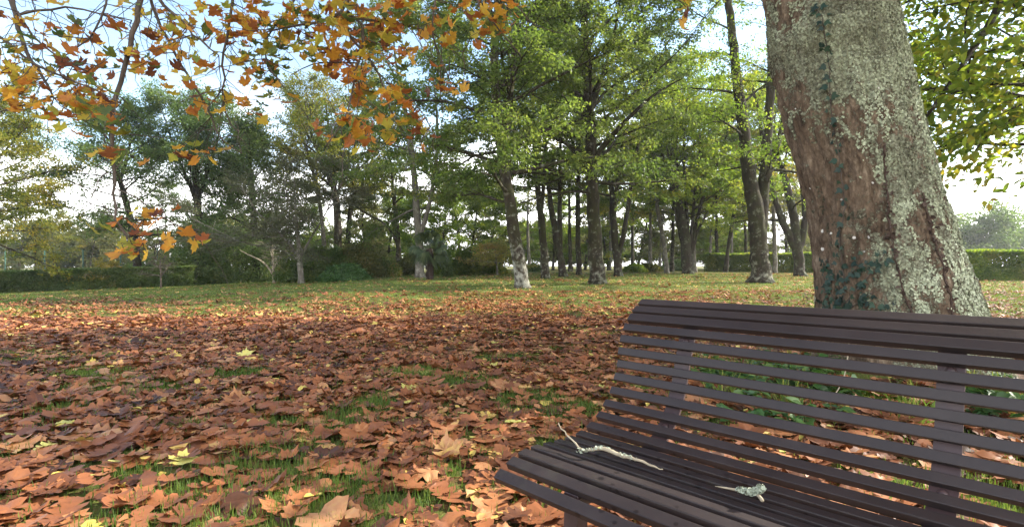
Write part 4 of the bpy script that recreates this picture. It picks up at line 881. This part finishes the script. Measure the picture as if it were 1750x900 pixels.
def twigs_on_bench():
    rng = np.random.default_rng(3)
    lich = plain_mat('twig_lichen', (.27, .30, .235), .95, .3, 60)
    pix = [(953, 722), (962, 733), (975, 747), (986, 759), (993, 769)]
    q1 = np.array([on_seat(953, 722, .05), on_seat(962, 735, .035), on_seat(975, 749, .02), on_seat(986, 760, .012), on_seat(993, 770, .006)])
    q2 = np.array([on_seat(986, 769, .006), on_seat(1000, 771, .006), on_seat(1016, 767, .012), on_seat(1030, 764, .014), on_seat(1046, 771, .008), on_seat(1062, 777, .006), on_seat(1085, 784, .006), on_seat(1110, 793, .005), on_seat(1133, 802, .004)])
    base = on_seat(1040, 772); g = Geo()
    a, r = resample(np.concatenate([q1, q2[1:]]), [.0014, .0017, .0021, .0026, .003, .0033, .0042, .005, .005, .0044, .0038, .0028, .0010], .012); g.tube(a + rng.normal(0, .001, a.shape), r * rng.uniform(.85, 1.25, len(r)), 7)
    o = thing('fallen_twig', 'long crooked lichened twig lying across the bench seat slats', 'twig', base); g.build('stem', M['stick'], o, base)
    def flakes(path_, n, rad, sz_):
        h = Geo(); k = rng.integers(0, len(path_) - 1, n); p = path_[k] + (path_[k + 1] - path_[k]) * rng.uniform(0, 1, n)[:, None]
        d = norm(rng.normal(0, 1, (n, 3)) + [0, -.3, .5]); tv = np.concatenate([[[0, 0, 0]], np.stack([np.cos(np.arange(6) * 1.047), np.sin(np.arange(6) * 1.047), np.array([.3, .5, .2, .5, .3, .6])], -1)])
        h.inst(tv, [np.array([[0, 1 + c, 1 + (c + 1) % 6] for c in range(6)])], p + d * rad, frames(norm(rng.normal(0, 1, (n, 3))), d), sz_ * rng.uniform(.5, 1.3, n), rng.uniform(0, 1, n)); return h
    tag(flakes(q2[:7], 90, .005, .0035).build('lichen', lich, o, base), None, kind='stuff')
    q3 = np.array([on_seat(1222, 830, .004), on_seat(1240, 833, .006), on_seat(1262, 837, .010), on_seat(1282, 840, .014), on_seat(1296, 838, .02), on_seat(1301, 832, .03)])
    q4 = np.array([on_seat(1288, 840, .014), on_seat(1298, 846, .012), on_seat(1303, 855, .008)])
    base = on_seat(1285, 840); g = Geo()
    a, r = resample(q3, [.001, .002, .0034, .0045, .004, .0025], .01); g.tube(a, r, 7); g2 = Geo(); a, r = resample(q4, [.004, .0036, .004], .008); g2.tube(a, r, 7)
    o = thing('fallen_twig', 'short forked twig with thick frilly pale lichen on the bench seat', 'twig', base); g.build('stem', M['stick'], o, base); g2.build('side_shoot', M['stick'], o, base)
    h = flakes(q3[2:], 200, .006, .0042); tag(h.build('lichen', lich, o, base), None, kind='stuff')
twigs_on_bench()

# ------------------------------------------------------------------ fallen leaves and grass
PATCH = [(610, 820, 60, 24), (700, 862, 55, 26), (455, 870, 35, 28), (920, 690, 70, 26), (590, 722, 55, 14), (480, 725, 45, 13), (100, 700, 45, 12), (770, 805, 30, 14), (330, 730, 25, 10), (640, 690, 40, 12), (800, 655, 60, 14), (945, 770, 30, 16),
         (230, 810, 35, 12), (700, 640, 60, 10), (160, 640, 70, 10), (1000, 700, 26, 20), (1200, 735, 70, 16), (560, 880, 25, 20), (860, 850, 30, 14), (30, 770, 40, 12), (400, 640, 60, 9), (960, 840, 30, 14)]
PT = []
for px, py, rx, ry in PATCH:
    d = hit(px, py); d2 = hit(px, py - ry * .9); PT.append(((px - CX) / F * d, d, rx / F * d, max(.10, (d2 - d))))
def bare(x, y):
    """0..1: how much grass shows through the leaf litter"""
    n = fbm(np.stack([x * .9, y * .9, x * 0], -1), 4, 41); v = sstep(.62, .74, n) * .8
    for cx, cy_, rx, ry in PT:
        e = ((x - cx) / rx) ** 2 + ((y - cy_) / ry) ** 2 + 1.1 * (fbm(np.stack([x * 5, y * 5, x * 0 + 9], -1), 2, 8) - .5); v = np.maximum(v, 1 - sstep(.5, 1.3, e))
    return v
def litter_density(x, y):
    """leaves per unit, 0..1"""
    left = sstep(3, -9, x)
    far = 1 - sstep(6.8, 14.5, y + 2.6 * (vnoise(np.stack([x * .35, y * .35, x * 0], -1), 23) - .5)) * (.64 + .26 * left)
    n = fbm(np.stack([x * .45, y * .28, x * 0 + 5], -1), 3, 17)
    far = far * np.where(y > 9, .55 + 1.1 * sstep(.35, .7, n), 1)
    return np.clip(far, 0, 1) * (1 - bare(x, y) * .72)
def litter():
    rng = np.random.default_rng(2); g = Geo()
    big = [T_lobed(np.random.default_rng(100 + s), 5, 4, True, rng.uniform(.1, .5), rng.uniform(.12, .36), rng.uniform(.76, .95), .14) for s in range(12)] + [T_oak(np.random.default_rng(400 + s), 4 if s % 2 else 3, rng.uniform(.24, .36), rng.uniform(.2, .6)) for s in range(12)]
    ov = [(lambda v, f: (v + np.stack([v[:, 0] * 0, v[:, 0] * 0, .25 * (v[:, 0] - .4) ** 2 * s_ + .6 * v[:, 1] ** 2 * q_], -1), f))(*T_oval(.55)) for s_, q_ in ((1, 1), (-.6, 1.6), (1.6, -1))]
    sml = [T_lobed(np.random.default_rng(200 + s), 5, 3, False, .4, .3, .8) for s in range(6)] + [T_oak(np.random.default_rng(500 + s), 3, .3, .3) for s in range(4)]
    def scatter(n, y0, y1, T, lo, hi, tilt, zmax, colf, xr=1.12, dens=True):
        u = rng.uniform(0, 1, n); y = np.sqrt(y0 ** 2 + u * (y1 ** 2 - y0 ** 2)); x = (y * xr + 1.8) * rng.uniform(-1, 1, n)
        if dens:
            m = rng.uniform(0, 1, n) < litter_density(x, y); x, y = x[m], y[m]
        n = len(x)
        m = ~((np.abs(x - 3.35) < .75) & (np.abs(y - TY) < .65)); x, y = x[m], y[m]; n = len(x)
        z = gz(x, y) + .006 + rng.uniform(0, 1, n) ** 1.5 * zmax
        an = rng.uniform(0, 6.28, n); tip = np.stack([np.cos(an), np.sin(an), rng.normal(0, tilt, n)], -1); nr = norm(np.stack([rng.normal(0, tilt, n), rng.normal(0, tilt, n), np.where(rng.uniform(0, 1, n) < .8, 1., -1.)], -1))
        s = rng.uniform(0, 1, n); s = lo + (hi - lo) * s ** 1.6; a = colf(n, x, y)
        for k, tt in enumerate(T):
            w_ = np.arange(n) % len(T) == k; g.inst(tt[0], tt[1], np.stack([x, y, z], -1)[w_], frames(norm(tip), nr)[w_], s[w_], a[w_])
        return n
    brown = lambda n, x, y: np.clip(.0 + .80 * rng.beta(1.5, 1.5, n) + .25 * (fbm(np.stack([x, y, x * 0], -1) * .8, 2, 3) - .5) + (rng.uniform(0, 1, n) < .035) * .3, 0, 1)
    yel = lambda n, x, y: np.clip(rng.uniform(.80, 1.0, n), 0, 1)
    pale = lambda n, x, y: np.clip(.38 + .55 * rng.beta(1.6, 1.6, n) + (rng.uniform(0, 1, n) < .08) * .2, 0, 1)
    scatter(35000, .2, 9.5, big, .085, .215, .09, .035, brown)
    scatter(18000, .2, 9.5, big, .045, .11, .22, .045, brown)
    scatter(4800, .2, 11, ov, .04, .09, .22, .06, yel)
    scatter(430, .2, 9, big, .05, .11, .2, .055, yel)
    scatter(30000, 8.8, 17, sml, .08, .18, .10, .03, brown)
    scatter(30000, 15, 36, sml, .09, .18, .12, .03, pale)
    scatter(10000, 10, 36, sml, .06, .14, .12, .03, yel)
    o = g.build('leaf_litter', M['litter']); tag(o, 'carpet of russet fallen leaves spread over the lawn', 'leaf litter', kind='stuff')
litter()
def lone_leaf(name, label, px, py, size, a, seed, curl, tiltv):
    rng = np.random.default_rng(seed); d = hit(px, py); x = (px - CX) / F * d; tv, tf = T_lobed(np.random.default_rng(seed), 5, 4, True, curl, .3)
    g = Geo(); g.inst(tv, tf, np.array([[0, 0, 0.]]), frames(norm(np.array([[.9, .2, .12]])), norm(np.array([tiltv]))), np.array([size]), np.array([a]))
    o = g.build(name, M['litter']); o.location = (x, d, float(gz(x, d)) + .045); tag(o, label, 'leaf')
lone_leaf('fallen_leaf', 'lone pale cream leaf lying upturned amid russet litter mid lawn', 405, 614, .19, 1.0, 4, .3, (-.1, -.35, 1))
lone_leaf('fallen_leaf', 'large curled pinkish-brown leaf standing up from the litter near the bench', 745, 790, .17, .80, 9, .8, (.1, -.3, .9))
def grass():
    rng = np.random.default_rng(6); g = Geo()
    def blades(n, y0, y1, h0, h1, wd, pf, xr=1.1, segs=True):
        u = rng.uniform(0, 1, n); y = np.sqrt(y0 ** 2 + u * (y1 ** 2 - y0 ** 2)); x = (y * xr + 1.5) * rng.uniform(-1, 1, n)
        m = rng.uniform(0, 1, n) < pf(x, y); x, y = x[m], y[m]; n = len(x); z = gz(x, y)
        an = rng.uniform(0, 6.28, n); le = rng.uniform(.2, 1.1, n); d = np.stack([np.cos(an) * le, np.sin(an) * le, np.ones(n)], -1); d = norm(d)
        nr = norm(np.stack([np.cos(an), np.sin(an), -le], -1)) + rng.normal(0, .2, (n, 3))
        tv = np.array([[0, .5, 0], [0, -.5, 0], [.55, .35, .06], [.55, -.35, .06], [1, 0, .28]]) * np.array([1, 1, 1]); tf = [np.array([[0, 1, 3, 2]]), np.array([[2, 3, 4]])]
        h = rng.uniform(h0, h1, n); Mx = frames(d, norm(nr)); s3 = np.stack([h, wd * rng.uniform(.6, 1.3, n), -h], -1)
        g.inst(tv, tf, np.stack([x, y, z], -1), Mx, s3, np.clip(rng.beta(2, 2, n) * .8 + .35 * (fbm(np.stack([x, y, x * 0], -1) * .7, 2, 7) - .4), 0, 1))
    blades(350000, .5, 7.5, .025, .075, .0056, lambda x, y: np.clip(bare(x, y) * .95 + .12, 0, 1))
    blades(120000, 7, 16, .03, .06, .009, lambda x, y: np.clip(.25 + .6 * (1 - litter_density(x, y)), 0, 1))
    blades(170000, 15, 36, .03, .06, .018, lambda x, y: np.full(len(x), .8))
    o = g.build('grass', M['grass']); tag(o, 'short green grass growing up through the fallen leaves', 'grass', kind='stuff')
grass()

# ------------------------------------------------------------------ plants at the foot of the bole
def herbs():
    rng = np.random.default_rng(31)
    spots = [(1232, 612, 'leafy weed at the left end of the patch behind the bench'), (1268, 640, 'low leafy weed among long grass behind the bench'), (1310, 596, 'broad-leaved weed at the back of the patch left of bole'),
             (1345, 625, 'dense nettle-like weed in the middle of the patch behind bench'), (1395, 600, 'tall nettle-like weed touching the left foot of the bole'), (1330, 680, 'dark leafy weed nearest the bench behind its middle slats'),
             (1420, 640, 'ivy-leaved weed in front of the bole foot'), (1690, 650, 'small weed at right foot of the bole behind the bench'), (1735, 690, 'bright narrow-leaved weed at the right edge behind the bench')]
    for px, py, lab in spots:
        d = hit(px, py + 45); x = (px - CX) / F * d; base = np.array([x, d, float(gz(x, d))]); S = Geo(); L = Geo()
        for s in range(9):
            p0 = rng.normal(0, .10, 3) * [1, 1, 0]; q = path(rng, p0, (rng.normal(0, .35), rng.normal(0, .35), 1), rng.uniform(.16, .34), 5, .12, (0, -.08)); S.tube(q, np.linspace(.003, .0015, 6), 4)
            n = 13; t = rng.uniform(.25, 1, n) * 4.99; k = t.astype(int); p = q[k] + (q[k + 1] - q[k]) * (t - k)[:, None]; an = rng.uniform(0, 6.28, n)
            dr = norm(np.stack([np.cos(an), np.sin(an), rng.normal(-.1, .2, n)], -1)); L.inst(TO[0] * np.array([1, 1.15, 1]), TO[1], p + dr * .015, frames(dr, norm(np.array([0, 0, 1.]) + rng.normal(0, .3, (n, 3)))), rng.uniform(.05, .10, n), rng.uniform(0, 1, n))
        o = thing('leafy_weed', lab, 'plant', base, 'weeds round the foot of the big bole'); S.build('stem', M['herb'], o); L.build('leaves', M['herb'], o)
    for px, py, nb, lab in [(1240, 690, 46, 'long-bladed grass tuft left in the weed patch behind the bench'), (1290, 672, 34, 'thin grass tuft beside the dark leafy weed behind the bench'), (1720, 705, 50, 'grass tuft at right edge behind the bench slats'), (1560, 725, 40, 'short grass tuft under the bole behind right bench support'), (1165, 640, 26, 'small grass tuft behind left bench support'), (1265, 655, 60, 'tall strappy grass tuft in the middle of the weed patch'), (1215, 640, 44, 'bright grass tuft at the left edge of the weed patch'), (1660, 690, 50, 'grass tuft right of the right bench support'), (1350, 700, 40, 'grass tuft in the litter nearest the bench back')]:
        d = hit(px, py); x = (px - CX) / F * d; g = Geo()
        for _ in range(nb):
            q = path(rng, rng.normal(0, .05, 3) * [1, 1, 0], (rng.normal(0, .4), rng.normal(0, .4), 1), rng.uniform(.15, .38), 5, .05, (-.02, -.22)); sd = norm(np.cross(q[1] - q[0], rng.normal(0, 1, 3))); wv = np.array([.004, .005, .0045, .0035, .002, .0004])
            v = np.concatenate([q + sd * wv[:, None], q - sd * wv[:, None]]); g.add(v, np.array([[i, i + 1, i + 7, i + 6] for i in range(5)]), rng.uniform(.2, 1))
        o = g.build('grass_tuft', M['grass']); o.location = (x, d, float(gz(x, d))); tag(o, lab, 'grass tuft', 'grass tufts behind the bench')
    # moss cushion on the roots
    n = 9000; c = P(1480, 655, 3.75); x = c[0] + rng.normal(0, .26, n); y = 3.78 + rng.normal(0, .10, n); z = gz(x, y) + .02 + .05 * np.exp(-((x - c[0]) / .3) ** 2 - ((y - 3.85) / .12) ** 2) * rng.uniform(.6, 1, n)
    g = Geo(); d = norm(np.stack([rng.normal(0, .5, n), rng.normal(0, .5, n), np.ones(n)], -1)); g.inst(np.array([[0, .5, 0], [0, -.5, 0], [1, 0, .1]]), [np.array([[0, 1, 2]])], np.stack([x, y, z], -1), frames(d, norm(rng.normal(0, 1, (n, 3)))), np.stack([rng.uniform(.015, .03, n), np.full(n, .009), np.full(n, .02)], -1), rng.uniform(0, 1, n))
    tag(g.build('moss', M['moss']), 'bright green moss cushion on the roots behind the bench', 'moss', kind='stuff')
    q = np.array([P(1452, 556, 3.5), P(1450, 605, 3.45), P(1444, 645, 3.4), P(1430, 672, 3.35), P(1408, 694, 3.3)]); g = Geo(); a, r = resample(q, [.004, .004, .004, .003, .002], .05); g.tube(a, r, 6)
    tag(g.build('dry_stalk', M['stick']), 'thin pale dry stalk leaning among the weeds before the bole', 'stalk')
herbs()

# ------------------------------------------------------------------ hedges, shrubs, palm, fence
def leafy(points_fn, n, rng, ls, T=TQ, bias=0, jit=.8):
    pos, out = points_fn(n); n = len(pos); L = Geo(); tip = norm(out * .6 + rng.normal(0, .7, (n, 3))); nr = norm(out + np.array([0, 0, .5]) + rng.normal(0, jit, (n, 3)))
    a = np.clip(.5 * rng.uniform(0, 1, n) + .9 * (fbm(pos * 1.4, 2) - .25) + bias, 0, 1); L.inst(T[0], T[1], pos, frames(tip, nr), ls * rng.uniform(.6, 1.3, n), a); return L
def shrub(name, label, px, py, wpx, hpx, leaf, seed, n, ls, depth=None, dy=.8, cat='shrub', lump=.35, group=None):
    rng = np.random.default_rng(seed); d = depth or hit(px, py); x = (px - CX) / F * d; base = np.array([x, d, float(gz(x, d))]); rx = wpx / 2 / F * d; h = hpx / F * d; ry = rx * dy
    def f(n):
        u = norm(rng.normal(0, 1, (n, 3))); u[:, 2] = np.abs(u[:, 2]) - rng.uniform(0, .35, n); u = norm(u); r = 1 + lump * 2 * (fbm(u * 2.1 + seed, 3, seed) - .5); k = r * rng.uniform(.25, 1, n) ** .35
        p = u * k[:, None] * np.array([rx, ry, h]); p[:, 2] = np.abs(p[:, 2]) + .03; return p, u
    L = leafy(f, n, rng, ls); S = Geo()
    for _ in range(14):
        e = norm(np.array([rng.normal(0, .6), rng.normal(0, .6), rng.uniform(.5, 1.2)])) * np.array([rx, ry, h]) * rng.uniform(.6, .95); q = np.array([rng.normal(0, .12, 3) * [rx, ry, 0], e * .5 + rng.normal(0, .05, 3) * h, e]); q, r = resample(q, [.03, .02, .006], h / 5); S.tube(q, r, 5, cap=False)
    o = thing(name, label, cat, base, group); S.build('stems', M['bark_dark'], o); L.build('foliage', M[leaf], o); return o
def hedge(name, label, a, b, h, th, leaf, seed, n, ls):
    """clipped hedge from world xy a to b"""
    rng = np.random.default_rng(seed); a = np.array(a, float); b = np.array(b, float); Lh = np.linalg.norm(b - a); dx = (b - a) / Lh; nx = np.array([-dx[1], dx[0]])
    if nx[1] > 0: nx = -nx
    def f(n):
        face = rng.choice(3, n, p=[.55, .33, .12]); s = rng.uniform(0, Lh, n); u = rng.uniform(0, 1, n); w_ = rng.uniform(-.5, .5, n)
        zt = h * (1 + .09 * (fbm(np.stack([s * .5, s * 0, s * 0], -1), 3, seed) - .5) * 2); off = np.where(face == 0, .5, np.where(face == 1, w_, -.5)) + (fbm(np.stack([s * .9, u * 2, s * 0], -1), 3, seed + 3) - .5) * .5 - rng.uniform(0, .25, n) * (face == 0)
        z = np.where(face == 1, zt * (1 - .05 * rng.uniform(0, 1, n)), u * zt); xy = a + dx * s[:, None] + nx * (off * th)[:, None]; p = np.concatenate([xy, (z + gz(xy[:, 0], xy[:, 1]))[:, None]], 1)
        o_ = np.where((face == 1)[:, None], np.array([0, 0, 1.]), np.concatenate([nx, [0]])[None]); return p, o_
    L = leafy(f, n, rng, ls); base = np.array([*((a + b) / 2), float(gz(*((a + b) / 2)))])
    S = Geo(); m = max(4, int(Lh / .5)); s = np.linspace(.1, Lh - .1, m); xy = a + dx * s[:, None]; z = gz(xy[:, 0], xy[:, 1])
    for k in range(m):
        for _ in range(4):
            q = path(rng, (*xy[k], z[k] - .05), (rng.normal(0, .4), rng.normal(0, .4), 1), h * rng.uniform(.7, .95), 4, .12, (0, 0)); S.tube(q, np.linspace(.03, .008, 5), 4, cap=False)
    o = thing(name, label, 'hedge', base); S.build('stems', M['bark_dark'], o, base); L.build('foliage', M[leaf], o, base); return o
def W2(px, d): return ((px - CX) / F * d, d)
hedge('hedge', 'long low dark clipped hedge along the left lawn edge', W2(-160, 28), W2(335, 31.8), 1.15, 1.3, 'dark', 41, 68000, .10)
hedge('hedge', 'clipped green hedge right of the big bole across the grass', W2(1600, 26), W2(1900, 24.5), 1.42, 1.6, 'lime', 42, 42000, .10)
hedge('hedge', 'distant trimmed hedge between the far trunks and the dark V-fork', W2(1205, 41), W2(1470, 37), 1.35, 1.5, 'lime', 43, 36000, .13)
SH = [('rhododendron', 'dark shrub at the right end of the left hedge', 262, 487, 110, 46, 'dark', 10000, .13), ('rhododendron', 'dark glossy shrub left of the small crooked tree', 330, 486, 130, 76, 'dark', 14000, .14), ('rhododendron', 'tall blackish shrub behind the small crooked tree', 420, 482, 150, 80, 'dark', 16000, .14),
      ('rhododendron', 'large dark shrub behind the grey-trunked bare tree', 545, 480, 130, 62, 'dark', 15000, .14), ('laurel', 'low glossy laurel with brighter leaves right of grey-trunked tree', 588, 480, 88, 28, 'herb', 8000, .12),
      ('bush', 'brown-green mixed bush above the laurel below the oaks', 612, 476, 96, 60, 'olive', 9000, .14), ('hydrangea', 'rounded hydrangea bush with faded pink heads near the palm', 657, 473, 62, 30, 'hydr', 7000, .11),
      ('bush', 'dull upright bush left behind the palm trunk', 698, 470, 40, 34, 'olive', 4000, .14), ('bush', 'bright green bush right of the palm trunk', 758, 469, 50, 42, 'lime', 5000, .14), ('bush', 'dark narrow conical bush right of the bright bush', 764, 473, 18, 36, 'dark', 3000, .10),
      ('bush', 'light green rounded bush left of the golden maple', 795, 470, 46, 40, 'green', 5000, .14), ('bush', 'low bush behind the golden maple', 838, 468, 60, 26, 'lime', 4500, .14), ('bush', 'low dark bush right of the white-footed trunk', 915, 464, 34, 12, 'dark', 2500, .14),
      ('bush', 'round grass-green low bush beyond the V-fork', 1085, 465, 40, 13, 'lime', 3000, .14), ('bush', 'olive bush beyond the curved slender trunk', 1108, 464, 40, 14, 'olive', 3000, .14), ('bush', 'dark bush seen behind the many-stemmed trunk', 1155, 463, 50, 18, 'dark', 3000, .16),
      ('shrub', 'small round green shrub beside the yellow sapling', 205, 492, 36, 22, 'dark', 3500, .09), ('bush', 'twiggy reddish-brown thicket before the hedge at far left', 85, 495, 130, 26, 'purple', 7000, .08), ('bush', 'low pale tuft of plants at the shrub border', 228, 489, 22, 8, 'yellow', 1200, .07)]
for k, (nm, lab, px, py, wp, hp, lf, n, ls) in enumerate(SH): shrub(nm, lab, px, py, wp, hp, lf, 300 + k, n, ls)
def palm():
    rng = np.random.default_rng(55); px, py = 735, 478; d = hit(px, py); x = (px - CX) / F * d; base = np.array([x, d, float(gz(x, d))]); hh = (py - 424) / F * d
    o = thing('fan_palm', 'small fan palm with shaggy brown trunk at the lawn end', 'palm', base)
    g = Geo(); q = np.array([[0, 0, -.05], [.0, 0, hh * .3], [-.03, 0, hh * .7], [-.03, 0, hh]]); a, r = resample(q, [.17, .14, .17, .19], .1); g.tube(a, r, 10)
    n = 900; z = rng.uniform(0, hh, n); an = rng.uniform(0, 6.28, n); p0 = np.stack([np.cos(an) * .15 - .02, np.sin(an) * .15, z], -1); g.prisms(p0, p0 + np.stack([np.cos(an) * .05, np.sin(an) * .05, -rng.uniform(.05, .16, n)], -1), .010, .003)
    g.build('trunk', plain_mat('palm_fibre', (.05, .034, .026), .95, .4, 20), o)
    for k in range(34):
        f = Geo(); az = k * 2.4; el = R(rng.uniform(-45, 70)); dr = np.array([math.cos(az) * math.cos(el), math.sin(az) * math.cos(el), math.sin(el)]); L = rng.uniform(.45, .7); c0 = np.array([-.03, 0, hh])
        q = path(rng, c0, dr, L, 4, .02, (-.02, -.10)); f.tube(q, np.linspace(.012, .007, 5), 4); tip = q[-1]; ax = norm(q[-1] - q[-2]); sd = norm(np.cross(ax, [0, 0, 1.])); up = np.cross(sd, ax); ro = rng.uniform(-1.1, 1.1); sd, up = sd * math.cos(ro) + up * math.sin(ro), up * math.cos(ro) - sd * math.sin(ro)
        for j in range(22):
            b = R(-100 + 200 * j / 21); dd = ax * math.cos(b) + sd * math.sin(b) + up * .12; ln = .55 * (1 - .25 * abs(b) / R(100)) * rng.uniform(.85, 1.1); m1 = tip + dd * ln * .6; e = tip + dd * ln + np.array([0, 0, -.30 * ln - .08]); s2 = norm(np.cross(dd, up)) * .036
            f.add(np.array([tip - s2 * .3, tip + s2 * .3, m1 + s2, m1 - s2, e]), np.array([[0, 1, 2], [0, 2, 3], [3, 2, 4]]), rng.uniform(0, .9))
        f.build('frond', M['palm'], o)
palm()
def fence():
    mat = plain_mat('green_fence_paint', (.03, .09, .06), .5, .15); a = np.array(W2(-60, 34)); b = np.array(W2(330, 36.5)); n = 7; base = np.array([*a, float(gz(*a))]); o = thing('wire_fence', 'thin green wire fence with posts behind the left hedge', 'fence', base)
    pts = [a + (b - a) * k / (n - 1) for k in range(n)]
    for p in pts:
        g = Geo(); z = float(gz(*p)); g.tube(np.array([[*p, z - .1], [*p, z + 1.2], [*p, z + 2.45]]), .035, 8); g.build('post', mat, o, base)
    g = Geo()
    for h in np.linspace(.2, 2.35, 8): g.tube(np.array([[*p, float(gz(*p)) + h] for p in pts]), .006, 4, cap=False)
    g.build('wire', mat, o, base)
fence()
# far-off woodland closing the view
def woodland(name, lab, cols, d0, d1, leaf, seed, ncrown, hr, nleaf, ls):
    rng = np.random.default_rng(seed); L = Geo(); S = Geo()
    for _ in range(ncrown):
        d = rng.uniform(d0, d1); px = rng.uniform(*cols); x = (px - CX) / F * d; z = float(gz(x, d)); h = rng.uniform(*hr); rw = h * rng.uniform(.3, .48)
        S.tube(np.array([[x, d, z - .1], [x + rng.normal(0, .2), d, z + h * .35], [x + rng.normal(0, .4), d, z + h * .8]]), [.25, .18, .05], 6, cap=False)
        m = 16; cc = np.stack([rng.normal(0, .5, m) * rw, rng.normal(0, .5, m) * rw, h * rng.uniform(.22, .9, m)], -1); cr = rng.uniform(.28, .5, m) * rw; k = rng.integers(0, m, nleaf); u = norm(rng.normal(0, 1, (nleaf, 3))); p = cc[k] + u * (cr[k] * rng.uniform(.4, 1.05, nleaf))[:, None] * np.array([1, 1, .65]) + np.array([x, d, z])
        L.inst(TQ[0], TQ[1], p, frames(norm(u + rng.normal(0, .7, (nleaf, 3))), norm(u * .5 + np.array([0, 0, .6]) + rng.normal(0, .7, (nleaf, 3)))), ls * rng.uniform(.7, 1.3, nleaf), np.clip(rng.uniform(0, .5, nleaf) + .9 * (fbm(p * .25, 2) - .25), 0, 1))
    S.build('trunks_tmp', M['bark_dark']) if False else None
    o = L.build(name, M[leaf]); tag(o, lab, 'woodland', kind='stuff'); return o
woodland('distant_woodland', 'distant mixed woodland closing the view beyond the left hedge', (-300, 640), 62, 85, 'pale', 71, 40, (5, 9.5), 2600, .34)
woodland('distant_woodland', 'distant green woodland low behind the grove trunks', (640, 1420), 62, 88, 'pale', 72, 40, (4, 7.5), 2600, .34)
woodland('distant_woodland', 'dark hazy woodland on the far side right of the bole', (1480, 2100), 78, 110, 'dark', 73, 40, (8, 12), 2600, .40)

# ------------------------------------------------------------------ the air: thin autumn haze over the park
def haze():
    v = np.array([[x, y, z] for z in (-4, 19) for y in (-320, 1040) for x in (-620, 620)], float); g = Geo()
    g.add(v, np.array([[0, 2, 3, 1], [4, 5, 7, 6], [0, 1, 5, 4], [1, 3, 7, 5], [3, 2, 6, 7], [2, 0, 4, 6]]))
    m, t, out = newmat('thin_haze'); pv = N(t, 'ShaderNodeVolumePrincipled'); pv.inputs['Color'].default_value = (.95, .96, 1, 1); pv.inputs['Density'].default_value = .0005; pv.inputs['Anisotropy'].default_value = .45
    t.links.new(pv.outputs[0], out.inputs['Volume'])
    o = g.build('haze', m); tag(o, 'thin pale haze in the air over the park', kind='stuff')
haze()
